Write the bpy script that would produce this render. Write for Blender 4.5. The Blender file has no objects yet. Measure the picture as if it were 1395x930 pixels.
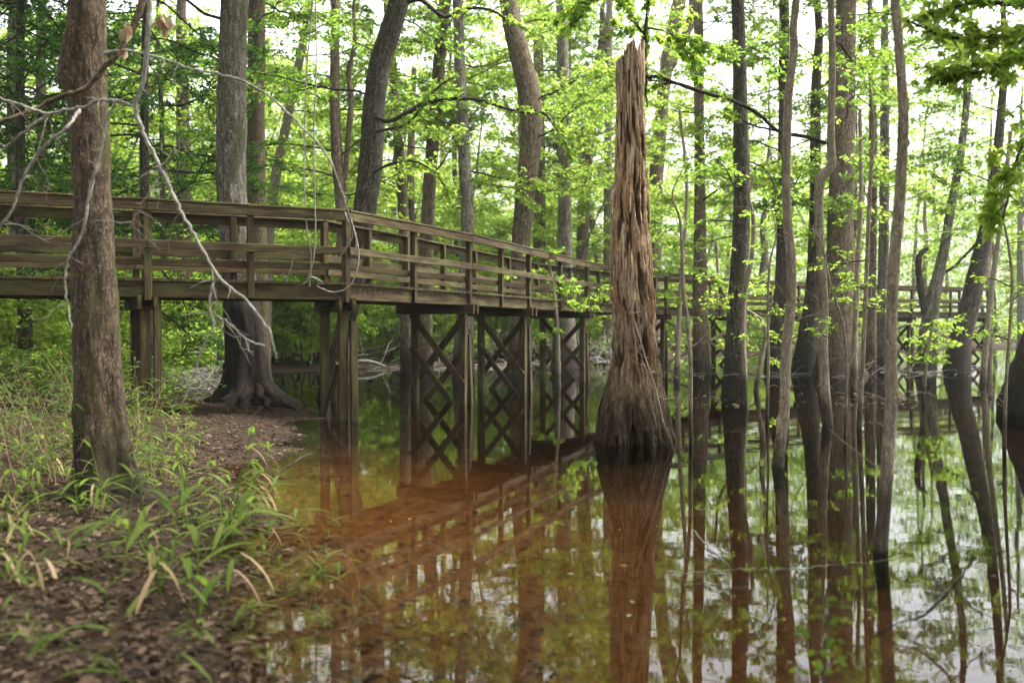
import bpy, math, random
import numpy as np
from mathutils import Vector, noise as mnoise

SC = bpy.context.scene
COL = SC.collection
R = math.radians
F = 1356.0; CX = 697.5; CY = 446.0; HC = 1.42      # pixels of the 1395 px wide photograph, camera height

def at(px, py, d):
    return np.array([(px-CX)/F*d, d, HC-(py-CY)/F*d])

# ------------------------------------------------------------------ mesh builder (quads only)
class QM:
    def __init__(s): s.V=[]; s.Q=[]; s.M=[]; s.S=[]; s.G=[]; s.R=[]; s.n=0
    def add(s, V, Q, mat=0, smooth=False, gc=None, rnd=0.5):
        V=np.asarray(V,float).reshape(-1,3); Q=np.asarray(Q,int).reshape(-1,4)
        s.V.append(V); s.Q.append(Q+s.n)
        s.M.append(np.full(len(Q),mat,int)); s.S.append(np.full(len(Q),smooth,bool))
        s.G.append(V.copy() if gc is None else np.asarray(gc,float).reshape(-1,3))
        s.R.append(np.full(len(V),rnd) if np.isscalar(rnd) else np.asarray(rnd,float))
        s.n+=len(V)
    def build(s, name, mats, parent=None, loc=None):
        me=bpy.data.meshes.new(name)
        V=np.concatenate(s.V); Q=np.concatenate(s.Q)
        if loc is not None: V=V-np.asarray(loc)
        me.vertices.add(len(V)); me.vertices.foreach_set('co',V.astype(np.float32).ravel())
        me.loops.add(Q.size); me.loops.foreach_set('vertex_index',Q.astype(np.int32).ravel())
        me.polygons.add(len(Q)); me.polygons.foreach_set('loop_start',np.arange(0,Q.size,4,dtype=np.int32))
        me.polygons.foreach_set('material_index',np.concatenate(s.M).astype(np.int32))
        me.polygons.foreach_set('use_smooth',np.concatenate(s.S))
        a=me.attributes.new('gc','FLOAT_VECTOR','POINT'); a.data.foreach_set('vector',np.concatenate(s.G).astype(np.float32).ravel())
        a=me.attributes.new('rnd','FLOAT','POINT'); a.data.foreach_set('value',np.concatenate(s.R).astype(np.float32))
        me.update(calc_edges=True)
        for m in (mats if isinstance(mats,(list,tuple)) else [mats]): me.materials.append(m)
        o=bpy.data.objects.new(name,me); COL.objects.link(o)
        if loc is not None and parent is None: o.location=loc
        if parent is not None: o.parent=parent
        return o

def unit(v):
    v=np.asarray(v,float); return v/(np.linalg.norm(v)+1e-12)

def tube(q, P, r, n=8, mat=0, rnd=0.5, disp=None, bark=0.0, seed=0.0, gseed=None):
    P=np.asarray(P,float); m=len(P); r=np.asarray(r,float)*np.ones(m)
    T=np.gradient(P,axis=0); T/= (np.linalg.norm(T,axis=1,keepdims=True)+1e-12)
    up=np.array([1.0,0,0]) if abs(T[0][0])<0.8 else np.array([0,1.0,0])
    U=[]; u=up
    for i in range(m):
        u=u-T[i]*np.dot(u,T[i]); u=unit(u); U.append(u)
    U=np.array(U); W=np.cross(T,U)
    th=np.linspace(0,2*np.pi,n,endpoint=False)
    s=np.concatenate([[0],np.cumsum(np.linalg.norm(np.diff(P,axis=0),axis=1))])
    rr=np.repeat(r[:,None],n,1)
    if disp is not None: rr=rr*disp(th[None,:],s[:,None],P[:,2][:,None])
    if bark>0:
        for i in range(m):
            for j in range(n):
                c,sn=math.cos(th[j]),math.sin(th[j])
                f=mnoise.noise(Vector((c*r[i]*14+seed,sn*r[i]*14,s[i]*3.5+seed)))*0.6+mnoise.noise(Vector((c*r[i]*40+seed,sn*r[i]*40,s[i]*11)))*0.4
                g=mnoise.noise(Vector((c*1.1+seed*3,sn*1.1,s[i]*0.8+seed)))
                rr[i,j]*=1+bark*f+0.07*g
    V=P[:,None,:]+rr[...,None]*(np.cos(th)[None,:,None]*U[:,None,:]+np.sin(th)[None,:,None]*W[:,None,:])
    gs=(seed*7.3)%50 if gseed is None else gseed
    G=np.stack([np.cos(th)[None,:]*r[:,None]+gs,np.sin(th)[None,:]*r[:,None]+gs,np.repeat(s[:,None],n,1)],-1)
    idx=np.arange(m*n).reshape(m,n); nx=np.roll(idx,-1,1)
    Q=np.stack([idx[:-1],nx[:-1],nx[1:],idx[1:]],-1).reshape(-1,4)
    q.add(V,Q,mat,True,G,rnd)

def spline(P, per=6):
    """Catmull-Rom through rows of P (any columns)."""
    P=np.asarray(P,float); out=[]
    E=np.vstack([2*P[0]-P[1],P,2*P[-1]-P[-2]])
    for i in range(1,len(E)-2):
        a,b,c,d=E[i-1],E[i],E[i+1],E[i+2]
        for t in np.linspace(0,1,per,endpoint=False):
            out.append(0.5*((2*b)+(-a+c)*t+(2*a-5*b+4*c-d)*t*t+(-a+3*b-3*c+d)*t**3))
    out.append(P[-1]); return np.array(out)

RB=random.Random(5)
def beam(q, p0, p1, w, h, up=(0,0,1), mat=0, rnd=None, bev=0.006):
    """board from p0 to p1; w = size sideways, h = size along up; edges slightly chamfered"""
    p0=np.asarray(p0,float); p1=np.asarray(p1,float)
    d=p1-p0; L=np.linalg.norm(d); d/=L
    s=unit(np.cross(d,up)); u=np.cross(s,d)
    a,b=w/2,h/2; c=min(bev,a*.4,b*.4)
    prof=np.array([[-a+c,-b],[a-c,-b],[a,-b+c],[a,b-c],[a-c,b],[-a+c,b],[-a,b-c],[-a,-b+c]])
    rnd=RB.random() if rnd is None else rnd
    V=[];G=[]; off=np.array([rnd*31,rnd*17,rnd*53]); ns=max(2,int(L/0.35)+1)
    wob=[np.zeros(3)]+[np.array([RB.gauss(0,.0016),RB.gauss(0,.0016),0]) for _ in range(ns-2)]+[np.zeros(3)]
    for k,t in enumerate(np.linspace(0,L,ns)):
        for (x,y) in prof:
            V.append(p0+d*t+s*(x+wob[k][0])+u*(y+wob[k][1])); G.append(off+np.array([x,y,t]))
    Q=[]
    for k in range(ns-1):
        for i in range(8):
            j=(i+1)%8; Q.append([k*8+i,k*8+j,(k+1)*8+j,(k+1)*8+i])
    def cap(o,rev):
        qs=[[0,1,2,7],[7,2,3,6],[6,3,4,5]]
        return [[o+x for x in (r[::-1] if rev else r)] for r in qs]
    Q+=cap(0,True)+cap((ns-1)*8,False)
    q.add(V,Q,mat,False,G,rnd)

def leaves(q, P, D, N, L, Wd, mat, rng, fold=0.0, rnd=None, lobes=1, curl=0.0):
    """one rhombus per leaf (or several lobes): base P, direction D, normal N, length L, width Wd"""
    n=len(P); rnd=rng.random(n) if rnd is None else rnd
    D=D/(np.linalg.norm(D,axis=1,keepdims=True)+1e-9)
    S=np.cross(N,D); S/= (np.linalg.norm(S,axis=1,keepdims=True)+1e-9)
    N=np.cross(D,S); L=np.asarray(L)*np.ones(n); Wd=np.asarray(Wd)*np.ones(n)
    angs=[0] if lobes==1 else ([-0.95,0,0.95] if lobes==3 else [-1.45,-0.75,0,0.75,1.45])
    for k,a in enumerate(angs):
        Dk=D*math.cos(a)+S*math.sin(a); Sk=-D*math.sin(a)+S*math.cos(a)
        Lk=L*(1 if a==0 else (0.82 if abs(a)<1.2 else .6)); Wk=Wd*(1 if lobes==1 else .85)
        dn=-curl*Lk[:,None]*N
        V=np.stack([P,P+Dk*(Lk*.45)[:,None]+Sk*(Wk/2)[:,None]+N*(fold*Wk)[:,None],P+Dk*Lk[:,None]+dn,P+Dk*(Lk*.45)[:,None]-Sk*(Wk/2)[:,None]+N*(fold*Wk)[:,None]],1)
        q.add(V.reshape(-1,3),np.arange(n*4).reshape(n,4),mat,False,None,np.repeat(rnd,4))

# ------------------------------------------------------------------ materials
def newmat(name):
    m=bpy.data.materials.new(name); m.use_nodes=True; nt=m.node_tree; nt.nodes.clear()
    return m,nt,nt.nodes.new('ShaderNodeOutputMaterial')
def N(nt,t,**k):
    n=nt.nodes.new(t)
    for a,b in k.items(): setattr(n,a,b)
    return n
def ramp(nt,fac,stops):
    r=N(nt,'ShaderNodeValToRGB'); e=r.color_ramp.elements
    while len(e)<len(stops): e.new(0.5)
    for i,(p,c) in enumerate(stops): e[i].position=p; e[i].color=(*c,1)
    nt.links.new(fac,r.inputs[0]); return r.outputs[0]
def attr(nt,name): return N(nt,'ShaderNodeAttribute',attribute_name=name)
def mapping(nt,vec,scale):
    m=N(nt,'ShaderNodeMapping'); m.inputs['Scale'].default_value=scale; nt.links.new(vec,m.inputs[0]); return m.outputs[0]
def tnoise(nt,vec,scale,detail=4,rough=.6,dist=0):
    n=N(nt,'ShaderNodeTexNoise'); n.inputs['Scale'].default_value=scale; n.inputs['Detail'].default_value=detail
    n.inputs['Roughness'].default_value=rough; n.inputs['Distortion'].default_value=dist
    nt.links.new(vec,n.inputs['Vector']); return n.outputs['Fac']
def mix(nt,fac,a,b,mode='MIX'):
    m=N(nt,'ShaderNodeMix',data_type='RGBA',blend_type=mode)
    for s,v in ((m.inputs[0],fac),(m.inputs[6],a),(m.inputs[7],b)):
        if hasattr(v,'is_linked'): nt.links.new(v,s)
        elif isinstance(v,(int,float)): s.default_value=v
        else: s.default_value=(*v,1)
    return m.outputs[2]
def math_(nt,op,a,b=0.0,clamp=False):
    m=N(nt,'ShaderNodeMath',operation=op,use_clamp=clamp)
    for s,v in zip(m.inputs,(a,b)):
        if hasattr(v,'is_linked'): nt.links.new(v,s)
        else: s.default_value=v
    return m.outputs[0]
def remap(nt,v,a,b,c=0.0,d=1.0):
    m=N(nt,'ShaderNodeMapRange'); nt.links.new(v,m.inputs[0])
    for i,x in enumerate((a,b,c,d)): m.inputs[i+1].default_value=x
    return m.outputs[0]
def principled(nt,out,col,rough=.8,bump=None,bs=.5,bd=.01,spec=.3):
    p=N(nt,'ShaderNodeBsdfPrincipled'); p.inputs['Specular IOR Level'].default_value=spec
    if hasattr(col,'is_linked'): nt.links.new(col,p.inputs['Base Color'])
    else: p.inputs['Base Color'].default_value=(*col,1)
    if hasattr(rough,'is_linked'): nt.links.new(rough,p.inputs['Roughness'])
    else: p.inputs['Roughness'].default_value=rough
    if bump is not None:
        b=N(nt,'ShaderNodeBump'); b.inputs['Strength'].default_value=bs; b.inputs['Distance'].default_value=bd
        nt.links.new(bump,b.inputs['Height']); nt.links.new(b.outputs[0],p.inputs['Normal'])
    if out is not None: nt.links.new(p.outputs[0],out.inputs['Surface'])
    return p

def bark_mat(name, dark, light, moss=(.05,.06,.015), moss_amt=.35, stain=.9, sc=1.0, stain_col=(.016,.012,.009), crk=.8, plateau=False):
    m,nt,out=newmat(name); g=attr(nt,'gc').outputs['Vector']
    v1=mapping(nt,g,(22*sc,22*sc,4.5*sc)); n1=tnoise(nt,v1,1.0,6,.65,.6)
    v2=mapping(nt,g,(70*sc,70*sc,22*sc)); n2=tnoise(nt,v2,1.0,4,.6)
    n3=tnoise(nt,g,1.6,3,.6)
    h=math_(nt,'ADD',math_(nt,'MULTIPLY',n1,.7),math_(nt,'MULTIPLY',n2,.3))
    c=ramp(nt,h,[(.36,tuple(x*.6 for x in dark)),(.44,dark),(.52,tuple((a+b)/2 for a,b in zip(dark,light))),(.62,tuple(x*1.25 for x in light))])
    c=mix(nt,remap(nt,n3,.35,.7,0,.45),c,tuple(x*.5 for x in light))
    rv=tnoise(nt,mapping(nt,g,(34*sc,34*sc,7*sc)),1.0,3,.55,1.2)
    crack=remap(nt,math_(nt,'ABSOLUTE',math_(nt,'SUBTRACT',rv,.5)),.0,.035,0,1)
    c=mix(nt,math_(nt,'MULTIPLY',math_(nt,'SUBTRACT',1.0,crack),crk),c,tuple(x*.35 for x in dark))
    h=math_(nt,'ADD',h,math_(nt,'MULTIPLY',crack,.22*crk))
    lich=tnoise(nt,mapping(nt,g,(26*sc,26*sc,20*sc)),1.0,5,.7)
    c=mix(nt,remap(nt,lich,.57,.64,0,.65),c,tuple(min(.6,x*1.9+.02) for x in light))
    if moss_amt>0:
        n4=tnoise(nt,mapping(nt,g,(3.2,3.2,1.1)),1.0,5,.65)
        c=mix(nt,remap(nt,n4,.62-.25*moss_amt,.72-.2*moss_amt,0,.8),c,moss)
    if stain>0:
        geo=N(nt,'ShaderNodeNewGeometry'); sx=N(nt,'ShaderNodeSeparateXYZ'); nt.links.new(geo.outputs['Position'],sx.inputs[0])
        z=math_(nt,'ADD',sx.outputs[2],math_(nt,'MULTIPLY',n3,-.9))
        c=mix(nt,remap(nt,z,stain*.5 if plateau else -.2,stain,.93 if plateau else .78,0),c,stain_col)
    principled(nt,out,c,.9,h,.9,.03,.15); return m

def leaf_mat(name, cols, trans, tfac=.5):
    m,nt,out=newmat(name); r=attr(nt,'rnd').outputs['Fac']
    oi=N(nt,'ShaderNodeObjectInfo')
    f=math_(nt,'ADD',math_(nt,'MULTIPLY',r,.75),math_(nt,'MULTIPLY',oi.outputs['Random'],.25))
    c=ramp(nt,f,[(i/(len(cols)-1),x) for i,x in enumerate(cols)])
    t=ramp(nt,f,[(i/(len(trans)-1),x) for i,x in enumerate(trans)])
    p=principled(nt,None,c,.6,spec=.10)
    tr=N(nt,'ShaderNodeBsdfTranslucent'); nt.links.new(t,tr.inputs[0])
    ms=N(nt,'ShaderNodeMixShader'); ms.inputs[0].default_value=tfac
    nt.links.new(p.outputs[0],ms.inputs[1]); nt.links.new(tr.outputs[0],ms.inputs[2]); nt.links.new(ms.outputs[0],out.inputs['Surface'])
    return m

MAT={}
MAT['bark_grey']=bark_mat('bark_grey',(.07,.058,.046),(.26,.23,.19),moss_amt=.30)
MAT['bark_brown']=bark_mat('bark_brown',(.055,.038,.027),(.23,.17,.12),moss_amt=.35)
MAT['bark_dark']=bark_mat('bark_dark',(.026,.021,.016),(.11,.09,.07),moss_amt=.25)
MAT['bark_moss']=bark_mat('bark_moss',(.028,.019,.013),(.135,.095,.063),moss=(.06,.06,.018),moss_amt=.55,sc=1.7,stain=0.6)
MAT['bark_pale']=bark_mat('bark_pale',(.12,.10,.075),(.30,.26,.20),moss_amt=.08,sc=1.6,stain=0)
MAT['bark_slim']=bark_mat('bark_slim',(.14,.11,.078),(.30,.245,.18),moss_amt=.25,sc=2.0,stain=0.12,crk=.15)
MAT['bark_roots']=bark_mat('bark_roots',(.05,.042,.034),(.19,.165,.135),moss=(.045,.05,.015),moss_amt=.4,stain=2.3,stain_col=(.014,.0095,.0065),plateau=True)
MAT['bark_black']=bark_mat('bark_black',(.026,.02,.015),(.09,.07,.052),moss_amt=.3,stain=1.2)
MAT['twig']=bark_mat('twig',(.022,.017,.013),(.07,.055,.042),moss_amt=0,stain=0,sc=2)
MAT['dead_wood']=bark_mat('dead_wood',(.17,.148,.122),(.41,.375,.33),moss_amt=.12,stain=0,sc=2.5,crk=.3)
MAT['vine']=bark_mat('vine',(.2,.17,.13),(.42,.37,.30),moss_amt=0,stain=0,sc=3)
MAT['leaf_bright']=leaf_mat('leaf_bright',[(.05,.105,.010),(.075,.135,.012),(.11,.16,.015)],[(.26,.43,.05),(.37,.53,.075),(.49,.60,.11)],.6)
MAT['leaf_mid']=leaf_mat('leaf_mid',[(.035,.08,.010),(.055,.11,.012),(.08,.13,.015)],[(.17,.32,.04),(.26,.42,.055),(.36,.50,.08)],.55)
MAT['leaf_dark']=leaf_mat('leaf_dark',[(.018,.045,.010),(.028,.065,.012),(.045,.085,.015)],[(.04,.12,.012),(.07,.18,.02),(.12,.25,.03)],.38)
MAT['leaf_cane']=leaf_mat('leaf_cane',[(.055,.09,.014),(.085,.13,.02),(.14,.17,.04)],[(.14,.23,.03),(.21,.32,.04),(.29,.37,.07)],.44)
MAT['leaf_cane_shaded']=leaf_mat('leaf_cane_shaded',[(.022,.045,.010),(.038,.066,.014),(.065,.088,.024)],[(.06,.12,.018),(.10,.17,.025),(.14,.20,.04)],.4)  # cane leaf darkened in colour to stand in for less sun on the undergrowth
MAT['leaf_tan']=leaf_mat('leaf_tan',[(.15,.095,.05),(.25,.165,.095),(.35,.26,.16)],[(.25,.18,.1),(.35,.26,.15),(.4,.3,.2)],.25)
MAT['litter']=leaf_mat('litter',[(.022,.014,.009),(.042,.026,.016),(.075,.048,.03),(.15,.10,.065),(.028,.018,.011)],[(.06,.04,.02)]*2,.1)
MAT['leaf_float']=leaf_mat('leaf_float',[(.16,.13,.08),(.3,.25,.17),(.2,.2,.08)],[(.2,.15,.1)]*2,.15)

def wood_mat():
    m,nt,out=newmat('weathered_wood'); g=attr(nt,'gc').outputs['Vector']; r=attr(nt,'rnd').outputs['Fac']
    n1=tnoise(nt,mapping(nt,g,(60,60,2.2)),1.0,5,.6,.4); n2=tnoise(nt,mapping(nt,g,(9,9,1.4)),1.0,4,.6); n3=tnoise(nt,mapping(nt,g,(200,200,6)),1.0,3,.6)
    h=math_(nt,'ADD',math_(nt,'MULTIPLY',n1,.6),math_(nt,'MULTIPLY',n3,.4))
    c=ramp(nt,h,[(.35,(.006,.004,.0024)),(.47,(.034,.022,.012)),(.62,(.105,.071,.041))])
    tint=ramp(nt,r,[(.0,(1.0,.95,.85)),(.25,(.55,.5,.42)),(.5,(1.1,1.0,.85)),(.75,(.72,.72,.66)),(1.0,(.9,.75,.55))])
    c=mix(nt,1.0,c,tint,'MULTIPLY')
    c=mix(nt,remap(nt,n2,.47,.63,0,.7),c,(.085,.082,.028))       # algae
    c=mix(nt,remap(nt,n2,.30,.42,.6,0),c,(.025,.018,.013))      # water stains
    principled(nt,out,c,.85,h,.6,.006,.2); return m
MAT['wood']=wood_mat()

def snag_mat():
    m,nt,out=newmat('rotten_wood'); g=attr(nt,'gc').outputs['Vector']
    geo=N(nt,'ShaderNodeNewGeometry'); sx=N(nt,'ShaderNodeSeparateXYZ'); nt.links.new(geo.outputs['Position'],sx.inputs[0]); z=sx.outputs[2]
    n1=tnoise(nt,mapping(nt,g,(20,20,1.3)),1.0,6,.62,.5); n2=tnoise(nt,mapping(nt,g,(80,80,4)),1.0,4,.6); n3=tnoise(nt,mapping(nt,g,(7,7,1.5)),1.0,5,.6,.5)
    h=math_(nt,'ADD',math_(nt,'MULTIPLY',n1,.65),math_(nt,'MULTIPLY',n2,.35))
    c=ramp(nt,h,[(.33,(.05,.023,.011)),(.42,(.26,.14,.07)),(.52,(.44,.29,.175)),(.62,(.66,.52,.38))])
    top=remap(nt,math_(nt,'ADD',z,math_(nt,'MULTIPLY',n3,1.8)),2.9,5.2)
    c2=ramp(nt,h,[(.36,(.05,.028,.015)),(.47,(.28,.19,.115)),(.62,(.54,.43,.32))])
    c=mix(nt,math_(nt,'MULTIPLY',top,.8),c,c2)
    c=mix(nt,remap(nt,n3,.56,.70,0,.5),c,(.22,.09,.032))      # red rot
    rv=tnoise(nt,mapping(nt,g,(24,24,1.5)),1.0,4,.6,.8); crack=remap(nt,math_(nt,'ABSOLUTE',math_(nt,'SUBTRACT',rv,.5)),0,.022,0,1)
    c=mix(nt,math_(nt,'MULTIPLY',math_(nt,'SUBTRACT',1.0,crack),.85),c,(.022,.011,.006))
    rt=attr(nt,'rnd').outputs['Fac']; c=mix(nt,remap(nt,math_(nt,'ADD',rt,math_(nt,'MULTIPLY',math_(nt,'SUBTRACT',n2,.5),.5)),.15,.7,0,.88),c,(.045,.019,.009))     # darker brown in deeper pockets
    zz=math_(nt,'ADD',z,math_(nt,'MULTIPLY',n3,-1.4))
    c3=ramp(nt,h,[(.36,(.008,.005,.003)),(.5,(.030,.020,.013)),(.64,(.085,.06,.04))])
    c=mix(nt,remap(nt,zz,-.35,1.9,1.0,0),c,c3)                  # flood stain
    pits=N(nt,'ShaderNodeTexVoronoi'); pits.inputs['Scale'].default_value=1; nt.links.new(mapping(nt,g,(30,30,12)),pits.inputs['Vector'])
    hole=remap(nt,pits.outputs['Distance'],.12,.25,0,1)
    hh=math_(nt,'ADD',h,math_(nt,'MULTIPLY',hole,.5))
    principled(nt,out,c,.9,hh,1.0,.03,.12); return m
MAT['snag']=snag_mat()

def ground_mat():
    m,nt,out=newmat('leaf_strewn_soil'); geo=N(nt,'ShaderNodeNewGeometry'); p=geo.outputs['Position']
    sx=N(nt,'ShaderNodeSeparateXYZ'); nt.links.new(p,sx.inputs[0]); z=sx.outputs[2]
    n1=tnoise(nt,p,1.3,5,.6); n2=tnoise(nt,p,14,5,.7); n3=tnoise(nt,p,60,3,.6)
    h=math_(nt,'ADD',math_(nt,'MULTIPLY',n2,.6),math_(nt,'MULTIPLY',n3,.4))
    c=ramp(nt,h,[(.36,(.008,.005,.0035)),(.5,(.025,.016,.011)),(.64,(.062,.042,.029))])
    c=mix(nt,remap(nt,n1,.4,.65,0,.5),c,(.035,.023,.015))
    bed=ramp(nt,n2,[(.30,(.06,.027,.0065)),(.5,(.125,.058,.015)),(.66,(.19,.098,.03))])
    sa=math_(nt,'ADD',attr(nt,'rnd').outputs['Fac'],math_(nt,'MULTIPLY',math_(nt,'SUBTRACT',n1,.5),.5))
    bed=mix(nt,remap(nt,sa,.08,.85,0,1),(.0035,.0018,.0008),bed)
    c=mix(nt,remap(nt,z,-.02,.02,1,0),c,bed)
    rough=remap(nt,z,.0,.05,.6,.95)
    principled(nt,out,c,rough,h,.9,.03,.08); return m
MAT['ground']=ground_mat()

def water_mat():
    m,nt,out=newmat('tannin_water'); geo=N(nt,'ShaderNodeNewGeometry'); p=geo.outputs['Position']
    a=tnoise(nt,mapping(nt,p,(1.6,3.4,1)),1.0,3,.5); b=tnoise(nt,mapping(nt,p,(9,16,1)),1.0,2,.5)
    h=math_(nt,'ADD',math_(nt,'MULTIPLY',a,.8),math_(nt,'MULTIPLY',b,.10))
    bp=N(nt,'ShaderNodeBump'); bp.inputs['Strength'].default_value=.065; bp.inputs['Distance'].default_value=.012; nt.links.new(h,bp.inputs['Height'])
    gl=N(nt,'ShaderNodeBsdfGlossy'); gl.inputs['Roughness'].default_value=.012; nt.links.new(bp.outputs[0],gl.inputs['Normal'])
    tr=N(nt,'ShaderNodeBsdfTransparent')
    fr=N(nt,'ShaderNodeFresnel'); fr.inputs['IOR'].default_value=1.33; nt.links.new(bp.outputs[0],fr.inputs['Normal'])
    ms=N(nt,'ShaderNodeMixShader'); nt.links.new(fr.outputs[0],ms.inputs[0]); nt.links.new(tr.outputs[0],ms.inputs[1]); nt.links.new(gl.outputs[0],ms.inputs[2])
    nt.links.new(ms.outputs[0],out.inputs['Surface'])
    va=N(nt,'ShaderNodeVolumeAbsorption'); va.inputs['Color'].default_value=(.66,.44,.08,1); va.inputs['Density'].default_value=WATER_DENS
    nt.links.new(va.outputs[0],out.inputs['Volume']); return m
WATER_DENS=1.3
MAT['water']=water_mat()
def plain(name,col,rough=.6):
    m,nt,out=newmat(name); g=N(nt,'ShaderNodeNewGeometry').outputs['Position']
    n=tnoise(nt,g,40,3); c=mix(nt,n,tuple(x*.7 for x in col),col); principled(nt,out,c,rough); return m
MAT['marker']=plain('marker_paint',(.62,.45,.18))

# ------------------------------------------------------------------ tagging
def tag(o,label=None,cat=None,group=None,kind=None):
    if label: o['label']=label
    if cat: o['category']=cat
    if group: o['group']=group
    if kind: o['kind']=kind
    return o
def empty(name,loc):
    o=bpy.data.objects.new(name,None); COL.objects.link(o); o.location=loc; o.empty_display_size=.2; return o
def dup(root,loc,rz,scale=1.0,label=None):
    r=root.copy(); COL.objects.link(r); r.location=loc; r.rotation_euler=(0,0,rz); r.scale=(scale,)*3
    if label: r['label']=label
    for ch in list(root.children):
        c=ch.copy(); COL.objects.link(c); c.parent=r
    return r

# ------------------------------------------------------------------ terrain
LAND=np.array([(-.3,-6),(-.5,0),(-.8,2),(-1.12,3.98),(-1.28,4.54),(-1.62,5.65),(-1.88,6.76),(-2.72,9.6),(-2.72,11.6),(-3.3,15.3),(-3.5,17.0),(-4.2,18.1),(-5.3,18.4),(-6.3,19.3),(-7.7,23),(-8.9,27.5),
   (-8,31),(-5,34),(0,39),(6,43.5),(10,50),(17,57),(24,64),(32,70),(60,74),(140,90),(140,420),(-300,420),(-300,-6)])
def land_sd(X,Y):
    """signed distance to the shoreline, positive on land"""
    P=np.stack([X.ravel(),Y.ravel()],1); best=np.full(len(P),1e9); inside=np.zeros(len(P),bool)
    for a,b in zip(LAND,np.roll(LAND,-1,0)):
        ab=b-a; t=np.clip(((P-a)@ab)/(ab@ab),0,1); dd=np.linalg.norm(P-(a+t[:,None]*ab),axis=1); best=np.minimum(best,dd)
        c=((a[1]>P[:,1])!=(b[1]>P[:,1])); xs=a[0]+(P[:,1]-a[1])*(b[0]-a[0])/((b[1]-a[1]) if b[1]!=a[1] else 1e-9)
        inside^=(c&(P[:,0]<xs))
    return np.where(inside,best,-best).reshape(X.shape)
def hgt(X,Y):
    X=np.asarray(X,float); Y=np.asarray(Y,float)
    s=land_sd(X,Y)
    s=s+.12*np.sin(X*2.3+Y*1.7)+.08*np.sin(X*5.1-Y*3.7)+.05*np.sin(Y*9.1+X*4)
    up=.30*(1-np.exp(-np.maximum(s,0)/2.2))+.012*np.minimum(np.maximum(s,0),60)
    m=np.maximum(-s,0); dn=-.20*(1-np.exp(-m/1.5))-.06*(1-np.exp(-m/9))
    h=np.where(s>0,up,dn)
    h=h+.025*np.sin(X*3.1+1)*np.sin(Y*2.7)+.012*np.sin(X*7.7)*np.sin(Y*8.9+2)
    return h
def h1(x,y): return float(hgt(np.array([x]),np.array([y]))[0])

def axis(a0,a1,fine0,fine1,step,grow):
    c=[fine0]; 
    while c[-1]<fine1: c.append(c[-1]+step)
    s=step
    while c[-1]<a1: s*=grow; c.append(c[-1]+s)
    s=step; l=[c[0]]
    while l[-1]>a0: s*=grow; l.append(l[-1]-s)
    return np.array(l[:0:-1]+c)
xs=axis(-300,300,-9,3,.085,1.06); ys=axis(-40,400,1.5,19,.1,1.05)
X,Y=np.meshgrid(xs,ys); Z=hgt(X,Y)
rng=np.random.default_rng(3)
Z+=rng.normal(0,.006,Z.shape)*(Y<25)
idx=np.arange(X.size).reshape(X.shape)
md=np.maximum(-land_sd(X,Y),0); fy=np.clip((Y-7.5)/7.0,0,1); sand=np.exp(-(md/4.0)**2)*(.30+.70*(1-np.exp(-md/.9)))*(1-fy*fy*(3-2*fy))
q=QM(); q.add(np.stack([X,Y,Z],-1),np.stack([idx[:-1,:-1],idx[:-1,1:],idx[1:,1:],idx[1:,:-1]],-1),0,True,None,sand.ravel())
g=q.build('ground',MAT['ground']); tag(g,kind='structure')

q=QM(); a=290; zb=-2.6
V=[(-a,-38,0),(a,-38,0),(a,380,0),(-a,380,0),(-a,-38,zb),(a,-38,zb),(a,380,zb),(-a,380,zb)]
q.add(V,[(0,1,2,3),(7,6,5,4),(0,4,5,1),(1,5,6,2),(2,6,7,3),(3,7,4,0)])
w=q.build('water',MAT['water']); tag(w,kind='structure')

# ------------------------------------------------------------------ foliage
def spray(q, P, per_limb, rng, leaf, mat_leaf, mat_twig, r0, density=1.0, lobes=1, start=.2, twl=.7, flat=.75):
    """twigs with leaves along a limb curve P"""
    P=np.asarray(P); m=len(P); n=per_limb
    t=start+(1-start)*rng.random(n)**.8; f=t*(m-1); i=np.minimum(f.astype(int),m-2); fr=(f-i)[:,None]
    B=P[i]*(1-fr)+P[i+1]*fr; T=P[i+1]-P[i]; T/=np.linalg.norm(T,axis=1,keepdims=True)
    ang=rng.uniform(.5,1.25,n)*rng.choice([-1,1],n)
    c,s=np.cos(ang),np.sin(ang)
    D=np.stack([T[:,0]*c-T[:,1]*s,T[:,0]*s+T[:,1]*c,T[:,2]*.4+rng.normal(.05,.22,n)],1); D/=np.linalg.norm(D,axis=1,keepdims=True)
    L=twl*rng.uniform(.4,1.15,n)*(1.15-.6*t)
    twig_tubes(q,B,D,L,r0,mat_twig)
    nl=np.maximum(2,(L/leaf*3.2*density).astype(int)); K=np.repeat(np.arange(n),nl); M=len(K)
    u=rng.uniform(.12,1.05,M)
    C=B[K]+D[K]*(L[K]*u)[:,None]+rng.normal(0,.25*leaf,(M,3))
    side=rng.choice([-1,1],M)*rng.uniform(.3,1.2,M); c,s=np.cos(side),np.sin(side)
    DD=np.stack([D[K,0]*c-D[K,1]*s,D[K,0]*s+D[K,1]*c,D[K,2]+rng.normal(-.22,.3,M)],1)
    NN=np.stack([rng.normal(0,flat,M),rng.normal(0,flat,M),np.ones(M)],1)
    sz=leaf*rng.uniform(.55,1.25,M)
    leaves(q,C,DD,NN,sz,sz*(.62 if lobes==1 else .5),mat_leaf,rng,.12,lobes=lobes,curl=.12)

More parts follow.
